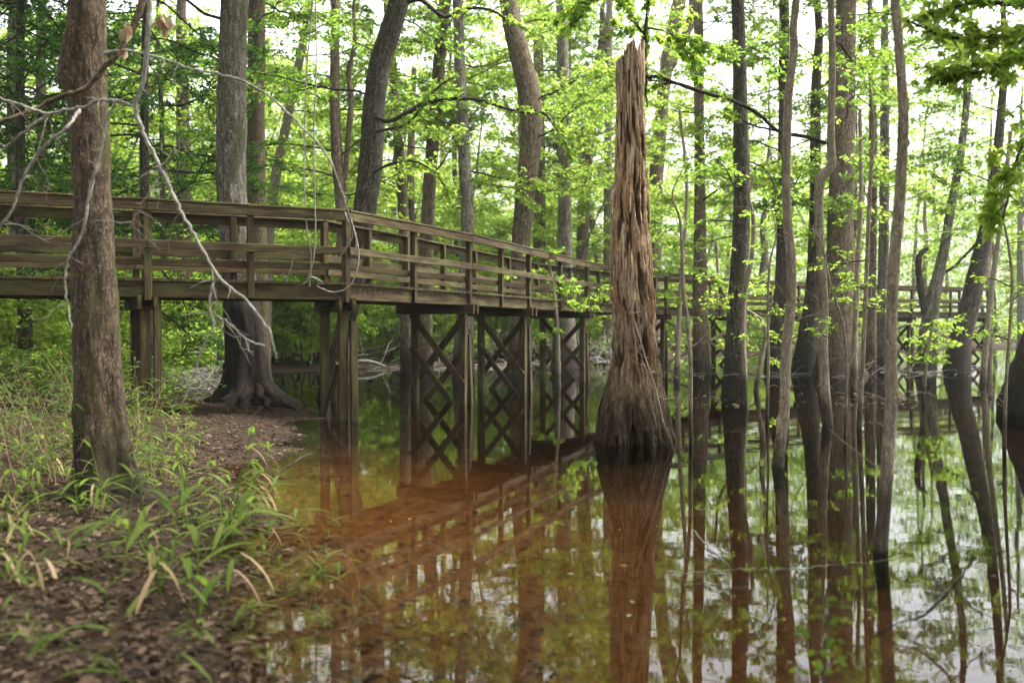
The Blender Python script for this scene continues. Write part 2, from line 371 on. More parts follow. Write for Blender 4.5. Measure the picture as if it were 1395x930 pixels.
def twig_tubes(q,B,D,L,r0,mat):
    n=len(B); U=np.cross(D,np.array([0,0,1.0])); U/=(np.linalg.norm(U,axis=1,keepdims=True)+1e-9); W=np.cross(D,U); z=np.array([0,0,1.0])
    rings=[]
    for (t,dz,r) in ((0,0,.4),(.55,.04,.28),(1.0,-.06,.08)):
        c=B+D*(L*t)[:,None]+z*(dz*L)[:,None]
        for a in (0,2.094,4.189): rings.append(c+(U*math.cos(a)+W*math.sin(a))*(r0*r))
    V=np.stack(rings,1); base=np.arange(n)[:,None]*9
    Q=np.concatenate([base+np.array([[k*3+i,k*3+(i+1)%3,k*3+3+(i+1)%3,k*3+3+i]]) for k in (0,1) for i in range(3)])
    q.add(V.reshape(-1,3),Q,mat,True)

def limb(rng, p0, az, el, L, n=7, wig=.1, droop=.25):
    P=[np.array(p0,float)]; d=np.array([math.cos(az)*math.cos(el),math.sin(az)*math.cos(el),math.sin(el)])
    for k in range(n-1):
        d=unit(d+rng.normal(0,wig,3)+np.array([0,0,-droop/n])); P.append(P[-1]+d*L/(n-1))
    return np.array(P)

def crown(q, path, rad, z0, z1, nl, Lr, rng, leaf=.1, ml=0, mt=1, tw=12, density=1.0, lobes=1, azr=None, twl=.75, el=(.05,.6)):
    """limbs off a trunk path (rows xyz) between z0 and z1"""
    zz=path[:,2]
    for k in range(nl):
        z=z0+(z1-z0)*((k+rng.random())/nl)
        p=np.array([np.interp(z,zz,path[:,0]),np.interp(z,zz,path[:,1]),z]); rt=np.interp(z,zz,rad)
        az=rng.uniform(0,2*np.pi) if azr is None else rng.uniform(*azr)
        L=rng.uniform(*Lr)*(1-.45*max(0,(z-z0)/(z1-z0)-.3)); r0=min(rt*.4,.007*L+.005)
        P=limb(rng,p,az,rng.uniform(*el),L,9,.17); tube(q,P,np.linspace(r0,.004,len(P)),5,mt)
        spray(q,P,max(3,int(tw*L/2.5)),rng,leaf,ml,mt,r0*.6,density,lobes,twl=twl)
        if L>2:   # a fork
            j=3; P2=limb(rng,P[j],az+rng.choice([-1,1])*rng.uniform(.4,.9),rng.uniform(0,.5),L*.55,5); tube(q,P2,np.linspace(r0*.5,.003,5),4,mt)
            spray(q,P2,max(3,int(tw*L*.5/2.5)),rng,leaf,ml,mt,r0*.5,density,lobes,twl=twl)

# ------------------------------------------------------------------ trees
def px_path(d, pts, top=15.0, lean=None):
    """pts: (px, py, width px) from top to bottom in the photo -> world rows x,y,z,r from base up, continued to height top"""
    rows=[]
    for (x,y,wd) in pts[::-1]:
        p=at(x,y,d); rows.append([p[0],d,p[2],wd*d/F/2])
    rows=np.array(rows)
    if rows[-1,2]<top:
        dv=rows[-1]-rows[-2]; k=dv[:2]/max(dv[2],.2)*.5; hz=top-rows[-1,2]; n=max(2,int(hz/1.5))
        ext=[]
        for i in range(1,n+1):
            t=i/n; ext.append([rows[-1,0]+k[0]*hz*t*(1-.5*t)+.1*math.sin(3*t*3+d),rows[-1,1]+k[1]*hz*t*.4,rows[-1,2]+hz*t,rows[-1,3]*(1-.78*t)])
        rows=np.vstack([rows,ext])
    return rows

def make_tree(name,label,cat,d,pts,bark,top=15,crown_spec=None,sides=14,flare=0.0,buttress=0,bark_amt=.12,group=None,seed=0,extra=None,per=5,root_down=.9,knots=(),burl=None,leafmat='leaf_bright'):
    rows=px_path(d,pts,top); base=rows[0].copy()
    gz=h1(base[0],base[1]); zb=min(gz-.25,base[2]-.1)
    rows=np.vstack([[base[0],base[1],zb,base[3]+max(0,(base[3]-rows[1,3])/max(.05,rows[1,2]-rows[0,2])*(base[2]-zb))*.5],rows]) if zb<base[2]-.05 else rows
    S=spline(rows,per); S[:,3]=np.maximum(S[:,3],.006)
    P=S[:,:3]; r=S[:,3]
    root=empty(name,(base[0],base[1],max(gz,0) if gz>0 else 0.0)); loc=np.array(root.location)
    q=QM(); phs=seed*1.7
    def disp(th,s,z):
        f=np.ones_like(th+s)
        if buttress:
            wgt=np.exp(-np.maximum(z-.0,0)/.55); f=f+wgt*flare*(.45*np.cos(buttress*th+phs+.6*np.sin(2*th))+.15*np.cos((2*buttress+1)*th+phs*2))
        if burl:
            zb_,ab_,am_=burl; dz=z+loc[2]-zb_; dz=np.where(dz>0,dz/.26,dz/.11)
            f=f+am_*np.exp(-dz*dz)*np.maximum(0,np.cos(th-ab_))**2.5
        return f
    tube(q,P-loc,r,sides,0,disp=disp if (buttress or burl) else None,bark=bark_amt,seed=seed+3.1)
    for (kz,kaz,kr) in knots:
        i=int(np.argmin(abs(P[:,2]-kz))); c=P[i]-loc+np.array([math.cos(kaz),math.sin(kaz),0])*r[i]*.75
        tube(q,[c-np.array([0,0,kr*1.6]),c-np.array([0,0,kr*.8]),c,c+np.array([0,0,kr*.9]),c+np.array([0,0,kr*1.7])],[.005,kr*.8,kr,kr*.7,.005],10,0,bark=.25,seed=seed)
    if bark=='bark_slim':
        rg=np.random.default_rng(seed+900)
        for k in range(int(8+4*P[-1,2])):
            z=rg.uniform(.35,max(.6,P[-1,2]*.95)); i=int(np.argmin(abs(P[:,2]-z))); L=rg.uniform(.06,.55)
            T=limb(rg,P[i]-loc,rg.uniform(0,6.28),rg.uniform(.0,.9),L,6,.2,.1); tube(q,T,np.linspace(min(.006,r[i]*.4),.0016,6),4,0)
    q.build('trunk',MAT[bark],root)
    if crown_spec:
        rg=np.random.default_rng(seed+100); q=QM(); cs=dict(crown_spec); lo=cs.pop('z0'); hi=cs.pop('z1'); nl=cs.pop('nl'); Lr=cs.pop('Lr')
        crown(q,P-loc,r,lo-loc[2],hi-loc[2],nl,Lr,rg,**cs)
        q.build('crown',[MAT[leafmat],MAT['twig']],root)
    tag(root,label,cat,group); 
    if extra: extra(root,loc)
    return root

def branch_part(name, root, loc, d, pts, mat='twig', leafspec=None, seed=0, sides=7, amt=.1):
    """a limb traced along photo points (px,py,width px[,depth])"""
    thin=.70 if (mat=='dead_wood' and name=='dead_branch') else 1.0
    rows=np.array([[*at(p[0],p[1],p[3] if len(p)>3 else d),thin*p[2]*(p[3] if len(p)>3 else d)/F/2] for p in pts])
    S=spline(rows,7); rg=np.random.default_rng(seed)
    S[:,:3]+=rg.normal(0,.004 if mat=='dead_wood' else .0025,S[:,:3].shape); S[:,3]*=rg.uniform(.86,1.16,len(S))
    q=QM(); tube(q,S[:,:3]-loc,np.maximum(S[:,3],.002),sides,0,bark=amt,seed=seed+.5)
    if name=='dead_branch':
        for k in range(9):
            i=int(rg.uniform(.1,.97)*(len(S)-1)); L=rg.uniform(.06,.38)
            P=limb(rg,S[i,:3]-loc,rg.uniform(0,6.28),rg.uniform(-1.2,.4),L,6,.24,.4); tube(q,P,np.linspace(.0034,.0011,6),4,0)
    mats=[MAT[mat]]
    if leafspec:
        n,leaf,lm,twl,lob,start=leafspec; mats=[MAT[mat],MAT[lm]]
        spray(q,S[:,:3]-loc,n,rg,leaf,1,0,float(S[:,3].mean()),1.0,lob,start,twl)
    return q.build(name,mats,root)

CB=dict(z0=4.5,z1=14,nl=26,Lr=(1.8,4.2),leaf=.125,tw=24,twl=.8)
def cs(**k): c=dict(CB); c.update(k); return c

# --- foreground tree at the left, with its dead hanging limbs
def fg_extra(root,loc):
    d=6.7
    lim=lambda pts,seed,dd=d,**k: tag(branch_part('dead_branch',root,loc,dd,pts,'dead_wood',seed=seed,**k))
    lim([(160,-150,14,7.45),(200,-60,13,6.9),(206,-5,10),(203,60,10),(197,110,9),(186,147,9),(196,180,8),(213,215,8),(230,250,7),(248,290,7),(268,325,7),(300,378,6),(335,408,5.5),(365,447,5),(372,470,4),(377,488,3)],1)
    lim([(186,147,7),(165,140,6.5),(140,138,6.5),(115,147,6),(70,157,6),(35,180,5.5),(5,205,5)],2)
    lim([(70,157,4.5),(35,146,4.5),(0,134,4.5),(-40,120,4)],3)
    lim([(160,140,5),(150,158,4.5),(143,180,5),(138,210,5),(126,255,6),(112,320,5.5),(97,345,5),(90,370,4.5),(91,410,4),(98,446,3)],4)
    lim([(296,376,4),(288,395,4),(287,420,3.5),(293,442,3)],5)
    lim([(293,430,3),(312,440,3.5),(335,462,3.5),(360,471,3)],6)
    lim([(293,442,3),(275,475,3.5),(265,510,3.5),(247,552,3)],7)
    lim([(225,228,2.5),(205,262,2.5),(185,295,2.5),(178,310,2)],8)
    lim([(250,180,1.6),(235,210,2),(213,236,2.5)],9)
    # darker limb from the trunk crossing to the left, and the long thin one arching right
    tag(branch_part('dead_branch',root,loc,7.2,[(205,-30,11),(190,25,10),(165,72,9),(143,95,8),(117,123,7),(85,133,7),(45,152,6.5),(0,168,6),(-40,180,5)],'bark_brown',seed=10))
    tag(branch_part('dead_branch',root,loc,7.0,[(144,75,8,7.4),(170,70,5),(210,78,5),(262,95,5),(320,108,5),(355,124,4.5),(390,152,4.5),(420,182,4),(448,215,3.5),(466,260,3),(478,300,2.5)],'dead_wood',seed=11))
    tag(branch_part('dead_branch',root,loc,6.9,[(110,150,7,7.3),(95,172,6.5),(62,200,6),(37,235,6),(20,280,5.5),(0,310,5),(-30,350,4)],'dead_wood',seed=12))
    # shrivelled leaves caught on the limbs
    q=QM(); rg=np.random.default_rng(8)
    for (x,y,dd) in ((178,48,7),(174,40,7),(224,28,6.7),(228,34,6.7),(171,76,7)):
        for k in range(4):
            P=(at(x,y-6,dd)-loc)[None]; L=rg.uniform(.07,.13)
            leaves(q,P+rg.normal(0,.01,(1,3)),np.array([[rg.normal(0,.4),rg.normal(0,.4),-1]]),rg.normal(0,1,(1,3)),L,L*.45,0,rg,.25,curl=.2)
    q.build('dead_foliage',MAT['leaf_tan'],root)
make_tree('tree','nearest trunk, mossy brown with a burl high on its left side, on the bank','tree',7.6,
  [(121,-60,47),(121,0,48),(120,60,49),(120,85,49),(121,105,49),(122,135,49),(125,200,49),(127,260,48),(128,330,53),(129,400,58),(132,480,60),(136,560,64),(141,630,72),(145,660,88),(146,678,112),(147,692,150)],
  'bark_moss',top=13,crown_spec=cs(z0=6.5,z1=12.5,nl=12,leaf=.12),sides=56,flare=.5,buttress=5,bark_amt=.16,seed=1,extra=fg_extra,per=12,leafmat='leaf_mid',burl=(3.33,math.pi*1.05,.55),knots=((3.42,.3,.05),))

# --- big tree with spreading roots behind the walkway
def root_extra(root,loc):
    rg=np.random.default_rng(4)
    for k,(x1,y1,w0,yd) in enumerate([(262,557,12,16.6),(292,560,11,16.2),(330,566,10,15.9),(372,562,11,16.1),(405,560,11,16.5),(392,552,10,17.4),(300,548,9,17.5)]):
        a=at(336+(x1-336)*.26,512,17.0); b=at(336+(x1-336)*.48,536,17+(yd-17)*.5); c=at(336+(x1-336)*.76,550,17+(yd-17)*.8); e=at(x1,y1,yd)
        e[2]=h1(e[0],e[1])-.03; c[2]=max(c[2],h1(c[0],c[1])+.02)
        S=spline(np.array([[*a,.03],[*b,.06],[*c,.045],[*e,.015]]),8); q=QM()
        S[:,:2]+=np.stack([.03*np.sin(np.arange(len(S))*.8+k),.03*np.cos(np.arange(len(S))*.7+k)],1); tube(q,S[:,:3]-loc,S[:,3],10,0,bark=.45,seed=k*2.2); q.build('root',MAT['bark_roots'],root)
make_tree('tree','big grey tree with dark flooded base and spreading roots behind the walkway','tree',17.0,
  [(321,-40,36),(321,0,37),(318,100,38),(316,200,39),(318,280,40),(326,380,45),(331,440,50),(334,490,54),(335,525,66),(336,548,100)],
  'bark_roots',top=17,crown_spec=cs(z0=6.5,z1=16,nl=14,leaf=.12),sides=56,flare=.75,buttress=6,bark_amt=.14,seed=2,extra=root_extra,per=8)

TREES=[
 ('greenish brown trunk half hidden just right of the big rooted grey tree',24,[(352,-20,22),(351,80,23),(350,180,24),(350,275,26),(352,400,28),(352,495,32)],'bark_moss',cs(z0=7,z1=15)),
 ('pale thin leaning tree rising left of the forked slim trunk, mottled white bark',31,[(424,-10,9),(410,80,11),(397,140,12),(385,200,13),(373,260,14),(366,330,15),(362,420,16),(360,503,18)],'bark_pale',cs(z0=8,z1=14,nl=10)),
 ('slim grey tree just behind the walkway corner post, forked near the top',27,[(458,-10,12),(457,80,13),(457,150,14),(460,220,15),(466,290,16),(470,400,18),(470,512,20)],'bark_brown',cs(z0=5,z1=14)),
 ('dark tree leaning right above the walkway corner post, its foot in the water',19.4,[(556,-40,24),(546,0,27),(531,50,29),(518,90,30),(510,150,30),(507,200,31),(501,260,32),(491,330,31),(480,400,28),(468,450,24),(452,510,22),(444,550,26)],'bark_dark',cs(z0=5.2,z1=14,nl=14)),
 ('brown slim trunk immediately right of the dark leaning tree',33,[(533,60,11),(538,130,12),(545,220,14),(550,300,15),(553,400,17),(555,495,20)],'bark_brown',cs(z0=5,z1=14)),
 ('thin broken-topped trunk between the dark leaning tree and the shaggy trunk',38,[(565,95,7),(562,150,10),(560,230,10),(560,300,11),(560,400,12),(561,490,14)],'bark_brown',None),
 ('shaggy flaking trunk leaning a little right behind the curving rail',31,[(610,-20,15),(605,20,16),(597,110,17),(590,190,18),(585,260,18),(581,330,20),(577,420,24),(575,500,30)],'bark_brown',cs(z0=6,z1=15)),
 ('straight greyish trunk right of the shaggy one, leaf sprays at its middle',29,[(624,-20,14),(626,60,15),(628,120,16),(633,220,17),(637,310,18),(634,400,22),(631,512,30)],'bark_grey',cs(z0=5,z1=15)),
 ('stout brown tree with a bowed upper trunk behind the cross braced posts',29.5,[(684,-40,23),(691,0,24),(700,45,26),(712,90,29),(721,130,31),(724,180,29),(720,230,27),(713,290,26),(709,340,25),(706,420,24),(704,500,28),(703,511,34)],'bark_brown',cs(z0=5,z1=16)),
 ('faint brown trunk just behind the bowed stout tree',42,[(733,60,13),(734,150,15),(735,250,16),(735,350,17),(735,490,20)],'bark_brown',cs(z0=7,z1=16)),
 ('straight tall grey-brown trunk with a swollen foot, left of the snag',36,[(765,-20,15),(766,80,16),(768,180,17),(769,300,19),(769,380,23),(769,440,29),(769,500,36)],'bark_grey',cs(z0=6,z1=17)),
 ('mottled trunk leaning right between the tall grey-brown tree and the snag',44,[(822,40,12),(815,100,14),(805,170,15),(799,230,15),(795,300,16),(792,400,18),(790,488,22)],'bark_brown',cs(z0=8,z1=17)),
 ('thin pale grey trunk touching the left side of the snag',42,[(830,-20,9),(829,100,10),(828,200,11),(828,300,12),(828,400,14),(828,490,16)],'bark_pale',cs(z0=9,z1=17)),
 ('forking brown tree behind the right shoulder of the snag',46,[(933,-40,18),(925,0,19),(912,60,18),(903,130,18),(897,200,19),(892,270,20),(890,350,22),(888,486,26)],'bark_brown',cs(z0=7,z1=17)),
 ('straight brown tree in the water right of the snag with a dark flood line',31,[(949,-20,12),(951,80,13),(952,200,14),(953,300,16),(954,400,20),(955,450,22),(956,507,26)],'bark_brown',cs(z0=5,z1=15)),
 ('leafy dark trunk swelling to a wide foot, next right from the ringed brown tree',19.6,[(1003,-20,17),(1006,60,18),(1008,160,20),(1010,260,22),(1008,340,23),(1004,420,26),(1002,480,29),(1001,543,35)],'bark_dark',cs(z0=2.8,z1=13,nl=22,Lr=(.9,2.4),leaf=.09)),
 ('dark straight trunk with flared foot behind the first grey bending stem',31,[(1066,-20,13),(1067,150,15),(1066,330,17),(1064,390,19),(1060,450,23),(1057,506,31)],'bark_dark',cs(z0=4,z1=14)),
 ('bottle-footed dark trunk hidden behind the kinked slim tree',31,[(1110,120,13),(1110,260,15),(1109,340,17),(1106,410,22),(1101,460,30),(1098,507,42)],'bark_dark',cs(z0=5,z1=14)),
 ('thickest brown tree on the right, flaking upper bark and a broad dark foot',29.5,[(1151,-40,26),(1150,40,27),(1148,120,29),(1146,220,32),(1144,310,35),(1145,390,40),(1144,440,46),(1143,480,54),(1143,510,70)],'bark_brown',cs(z0=4,z1=16,nl=20)),
 ('left one of two straight trunks behind the rail right of the thickest tree',34,[(1186,80,9),(1188,200,11),(1187,330,13),(1186,420,15),(1185,502,18)],'bark_brown',cs(z0=5,z1=14,nl=12)),
 ('right one of two straight trunks behind the rail right of the thickest tree',35,[(1203,60,11),(1204,200,13),(1203,330,14),(1202,420,16),(1201,500,19)],'bark_grey',cs(z0=6,z1=14,nl=12)),
 ('dark trunk leaning to the right in front of the far walkway end',33,[(1366,80,9),(1362,150,11),(1354,240,14),(1345,300,17),(1334,350,21),(1320,420,26),(1309,460,29),(1303,504,36)],'bark_dark',cs(z0=5,z1=13,nl=12)),
 ('brown trunk with a yellow trail blaze, far bank left of the big rooted tree',29,[(250,100,16),(251,250,18),(252,400,20),(252,440,20),(252,486,24)],'bark_brown',cs(z0=6,z1=15)),
 ('thin dark trunk just left of the blazed trunk on the far bank',27,[(222,200,7),(224,400,8),(226,440,9),(228,490,10)],'bark_dark',cs(z0=4,z1=9,nl=8)),
 ('slender brown trunk seen low under the walkway at the far left edge',24,[(16,100,9),(18,300,10),(20,440,11),(22,492,12)],'bark_brown',cs(z0=5,z1=12,nl=10)),
 ('brown trunk second from the left edge seen low under the walkway',26,[(58,80,13),(60,250,14),(62,420,15),(62,488,17)],'bark_brown',cs(z0=6,z1=14,nl=12)),
 ('grey trunk at the top left corner beyond the dark evergreen',22,[(24,-20,9),(25,80,10),(26,200,11),(28,400,13),(28,505,15)],'bark_grey',cs(z0=6,z1=13,nl=10)),
]
def blaze(root,loc):
    q=QM(); c=at(250,424,28.75)-loc; beam(q,c-np.array([0,0,.12]),c+np.array([0,0,.12]),.075,.02,(0,1,0)); q.build('trail_marker',MAT['marker'],root)
for k,(lab,d,pts,bk,c) in enumerate(TREES):
    ex=None; fl=.25; bt=0
    if pts[-1][2]>24: bt=5
    if 'blaze' in lab: ex=blaze
    if 'dark tree leaning right above' in lab:
        def ex(root,loc):
            for i,pp in enumerate([[(513,160,5),(530,166,6),(560,152,6),(580,142,6),(620,136,5),(655,138,5),(700,152,4),(742,155,3.5)],[(556,5,7),(575,3,6),(605,25,5),(632,14,4.5),(668,16,4),(700,35,3),(718,43,2)],[(512,180,4),(535,176,4),(558,168,3.5),(580,140,3),(600,118,3),(625,104,2.5)],[(742,155,3),(760,180,2.5),(775,205,2)],[(508,235,4),(540,222,4),(570,222,3),(596,240,2.5),(610,262,2)]]):
                branch_part('limb',root,loc,19.2,pp,'twig',(14,.10,'leaf_bright',.6,3,.15),seed=40+i)
    if lab.startswith('slim grey tree just behind'):
        def ex(root,loc):
            branch_part('limb',root,loc,27,[(470,260,8),(474,200,8),(479,140,8),(476,100,7),(484,60,6),(483,20,5),(486,-30,4)],'bark_brown',None,seed=51)
    if lab.startswith('forking brown'):
        def ex(root,loc):
            branch_part('limb',root,loc,46,[(905,110,13),(922,70,13),(940,30,12),(944,-30,11)],'bark_brown',None,seed=52)
    make_tree('tree',lab,'tree',d,pts,bk,top=16 if c else 0,crown_spec=c,sides=20 if d<34 else 12,flare=fl,buttress=bt,seed=10+k,extra=ex,leafmat='leaf_bright' if k%3 else 'leaf_mid')

# slim swamp stems in the near water
make_tree('tree','smooth grey slim tree with gentle bends, base slanting into the water','tree',10.2,
  [(1086,-60,10),(1083,0,10),(1079,40,10),(1080,70,10.5),(1074,120,11),(1071,180,12),(1070,240,12),(1072,300,12.5),(1077,350,13),(1078,400,13.5),(1075,440,14),(1070,490,14),(1069,550,14.5),(1064,600,15),(1060,640,17)],'bark_slim',top=9,crown_spec=cs(z0=4.9,z1=8.5,nl=8,Lr=(.8,2),leaf=.085),sides=18,seed=61,bark_amt=.06,knots=((2.9,0,.03),(2.0,2,.04)))
def kink_extra(root,loc):
    branch_part('limb',root,loc,14.6,[(1124,196,5),(1095,187,5),(1060,180,5),(1030,155,5),(1000,140,5),(960,128,5),(920,115,5),(893,106,5),(880,104,4.5),(878,60,5),(880,30,5),(887,-30,4)],'twig',(16,.11,'leaf_bright',.8,5,.5),seed=62)
    branch_part('limb',root,loc,14.6,[(880,40,3),(905,45,2.5),(925,60,2),(940,85,1.5)],'twig',(18,.10,'leaf_bright',1.1,5,.0),seed=164)
    branch_part('limb',root,loc,14.6,[(880,104,3),(879,130,3),(882,148,2)],'twig',None,seed=63)
    branch_part('limb',root,loc,14.6,[(878,50,3.5),(862,30,3),(848,5,2.5),(820,-10,2),(790,20,1.5)],'twig',(30,.105,'leaf_bright',1.2,5,.0),seed=64)
    branch_part('limb',root,loc,14.6,[(1060,180,3),(1020,170,3),(990,150,3)],'twig',(8,.09,'leaf_bright',.5,5,.1),seed=65)
make_tree('tree','slim tree with a sharp elbow halfway up, smooth tan bark','tree',14.6,
  [(1130,-60,9),(1130,0,9),(1132,90,9.5),(1131,160,10),(1131,200,11),(1132,222,12),(1128,232,13),(1119,241,13.5),(1115,262,12.5),(1116,310,12),(1119,360,12),(1122,420,12.5),(1121,470,13),(1124,530,13.5),(1128,580,15)],'bark_slim',top=11,crown_spec=cs(z0=5.2,z1=10.5,nl=9,Lr=(.8,2.2),leaf=.09),sides=16,seed=66,bark_amt=.06,extra=kink_extra,per=8)
make_tree('tree','nearest slim tree in the right water, wavy tan stem with a knob low down','tree',6.35,
  [(1213,-60,11),(1216,0,12),(1222,60,12.5),(1226,110,13),(1229,160,14),(1227,220,14.5),(1224,280,15),(1218,350,15.5),(1215,420,15.5),(1214,480,16),(1215,520,16.5),(1215,550,17),(1211,610,17),(1206,690,18),(1201,752,20)],'bark_slim',top=6.5,crown_spec=cs(z0=3.9,z1=6.3,nl=6,Lr=(.6,1.4),leaf=.07),sides=22,seed=67,bark_amt=.06,knots=((.96,-.3,.035),(2.6,-.2,.022)))
make_tree('tree','dark cone-shaped cypress base at the right edge of the water','tree',16.6,
  [(1440,-40,30),(1440,250,36),(1436,380,48),(1431,447,62),(1427,480,74),(1423,515,90),(1420,558,108)],'bark_black',top=15,crown_spec=cs(z0=4.5,z1=14,nl=14,leaf=.1),sides=48,flare=.06,buttress=9,seed=68)
def fork_extra(root,loc):
    branch_part('limb',root,loc,33,[(1266,440,12),(1258,415,11),(1253,385,10),(1251,355,8),(1256,343,7),(1264,338,5)],'bark_dark',None,seed=70)
    branch_part('limb',root,loc,33,[(1284,372,4),(1300,362,4),(1330,330,3),(1350,300,2)],'twig',(10,.12,'leaf_bright',.8,1,.1),seed=71)
make_tree('tree','crooked two-stemmed tree in the water before the far walkway end','tree',33,
  [(1316,120,9),(1311,180,10),(1303,235,11),(1293,290,12),(1287,330,13),(1280,365,15),(1272,400,18),(1266,440,22),(1262,480,25),(1260,503,30)],'bark_grey',top=14,crown_spec=cs(z0=4,z1=13,nl=16,Lr=(1,2.5)),sides=14,seed=69,extra=fork_extra)
SAP=[('thin bare stem rising from the water just right of the snag',12.3,[(926,300,4),(929,350,4.5),(931,400,5),(937,440,5),(941,500,5.5),(941,560,6),(942,604,6.5)],3.4),
 ('thin pale stem hugging the left side of the leafy dark trunk',18.8,[(1026,300,6),(1024,350,6.5),(1014,400,7),(1012,450,7),(1014,500,7.5),(1016,549,8)],4.4),
 ('thin twin twig stem between the leafy dark trunk and the first bending stem',16,[(1048,360,3),(1046,430,3.5),(1047,500,4),(1045,566,5)],3.4),
 ('thin straight stem left of the nearest slim tree',14,[(1188,180,5),(1183,280,5.5),(1180,380,6),(1176,480,6.5),(1171,584,7.5)],5),
 ('thin wandering vine-like stem leaning across the thickest tree',13.2,[(1118,330,2.5),(1132,390,3),(1148,440,3.5),(1154,500,3.5),(1152,592,4)],2.9),
 ('thin bent stem near the right edge before the cone-shaped cypress base',12,[(1372,330,3.5),(1378,380,4),(1376,440,4.5),(1371,520,5),(1369,606,6)],3.6),
 ('slanting bare twig rising beside the foot of the snag',11.5,[(862,430,1.5),(880,490,2.5),(893,530,3),(905,580,3.5),(917,613,4)],1.6)]
for k,(lab,d,pts,top) in enumerate(SAP):
    make_tree('sapling',lab,'sapling',d,pts,'bark_slim',top=top,crown_spec=None if k in (0,6) else cs(z0=1.2,z1=top-.05,nl=7,Lr=(.3,.9),leaf=.075,tw=16,twl=.35),sides=8,seed=80+k,bark_amt=.05)

# ------------------------------------------------------------------ the snag
def snag():
    d=12.35; s=F/d
    prof=[(60,838,878),(100,838,878),(150,838,878),(200,838,881),(250,836,883),(265,833,883),(290,833,884),(330,833,886),(390,831,890),(430,832,894),(470,831,898),(520,826,903),(555,817,909),(580,814,914),(601,811,919),(640,806,926)]
    prof=np.array(prof,float); zp=HC-(prof[:,0]-CY)/s; cxp=((prof[:,1]+prof[:,2])/2-CX)/s; rp=(prof[:,2]-prof[:,1])/2/s
    base=np.array([((811+919)/2-CX)/s,d,0.0])
    root=empty('dead_tree',base)
    nth,nz=220,330; th=np.linspace(0,2*np.pi,nth,endpoint=False)
    def nz_(x,y,z): return mnoise.noise(Vector((x,y,z)))
    V=np.zeros((nz,nth,3)); G=np.zeros((nz,nth,3)); RT=np.zeros((nz,nth))
    # ragged rim height by angle
    ztop=np.zeros(nth)
    for j,t in enumerate(th):
        c,sn=math.cos(t),math.sin(t)
        px=858+20*c                       # front/back symmetric guess of the rim: high right, stepped down left
        zt=np.interp(px,[838,842,847,853,862,866,870,877],[4.66,4.74,4.78,4.88,4.93,4.77,4.90,4.92])
        zt+=.10*nz_(c*9,sn*9,3.3)+.06*nz_(c*25,sn*25,1.3)+(-.15 if sn>.2 else 0)*abs(sn)
        ztop[j]=zt
    for j,t in enumerate(th):
        c,sn=math.cos(t),math.sin(t)
        zz=np.concatenate([np.linspace(-1.9,-.1,12),np.linspace(-.08,ztop[j],nz-12)])
        for i,z in enumerate(zz):
            cx=np.interp(-z,-zp,cxp); r=np.interp(-z,-zp,rp)*.97
            k=max(0.0,1-z/1.15)                              # flutes near the water
            fl=.085*k**1.3*math.sin(9*t+1.2*math.sin(2*t)+.7)+.04*k*math.sin(17*t+2*z)
            tw=t+.12*z
            cc,ss=math.cos(tw),math.sin(tw)
            big=nz_(cc*1.6,ss*1.6,z*.7+5); fib=nz_(cc*6,ss*6,z*.55); fin=nz_(cc*17,ss*17,z*.9+9); gr=nz_(cc*13,ss*13,z*3+2); chip=nz_(cc*4.5+3,ss*4.5,z*2.6)
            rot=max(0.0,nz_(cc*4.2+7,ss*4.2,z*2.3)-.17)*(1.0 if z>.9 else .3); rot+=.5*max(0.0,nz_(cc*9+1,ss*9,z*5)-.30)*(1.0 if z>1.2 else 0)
            RT[i,j]=min(1,rot*5)      # hollow depth, drives the darker colour
            am=1.0 if z>.8 else .55
            vo=mnoise.voronoi(Vector((cc*2.6+4,ss*2.6,z*.95+.25*nz_(cc*3,ss*3,z*3)))); pk=min(1,max(0,(z-.5)/.6)); dd=vo[0][1]-vo[0][0]
            plate=pk*(.085*nz_(vo[1][0][0]*3.1,vo[1][0][1]*3.1,vo[1][0][2]*3.1)-.07*max(0,1-dd/.09))
            f=.99+plate+fl+am*(.06*big+.09*fib+.06*fin+.022*gr-.62*rot)
            if z>1.6:                                          # slabs that have broken away
                f-=.06*(1 if chip>.12 else 0)*min(1,(z-1.6)/.5)
            # low dark arches between flutes
            for (ta,wd,hh) in ((-1.72,.13,.26),(-1.38,.09,.19),(-1.0,.10,.20),(-2.15,.07,.12)):
                da=(t-ta+math.pi)%(2*math.pi)-math.pi
                if abs(da)<wd and z<hh*(1-(da/wd)**2): f-=.30*(1-(da/wd)**2)**.5
            rg_=abs(nz_(cc*5.5+2,ss*5.5,z*.9)); f-=am*.11*max(0,1-rg_/.10)
            rg_=abs(nz_(cc*12+5,ss*12,z*.9+4)); f-=am*.05*max(0,1-rg_/.12)
            V[i,j]=(cx+r*f*c-base[0],r*f*sn,z); G[i,j]=(c*r+11,sn*r+5,z)
    # inner wall of the hollow top
    nin=14; Vi=np.zeros((nin,nth,3)); Gi=np.zeros((nin,nth,3))
    for j,t in enumerate(th):
        c,sn=math.cos(t),math.sin(t)
        for i in range(nin):
            a=i/(nin-1); z=ztop[j]-.02-a*.75; cx=np.interp(-z,-zp,cxp); r=np.interp(-z,-zp,rp)*(.80-.5*a**2+.05*nz_(c*8,sn*8,z*2)) if a<1 else 0.0
            Vi[i,j]=(cx+r*c-base[0],r*sn,z); Gi[i,j]=(c*r+21,sn*r,z)
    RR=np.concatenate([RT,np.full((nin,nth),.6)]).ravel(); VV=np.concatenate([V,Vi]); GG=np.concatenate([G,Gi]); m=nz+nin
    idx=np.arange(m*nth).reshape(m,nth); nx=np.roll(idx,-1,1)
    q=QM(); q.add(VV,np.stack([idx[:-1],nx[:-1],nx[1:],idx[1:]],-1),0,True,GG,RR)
    q.build('trunk',MAT['snag'],root)
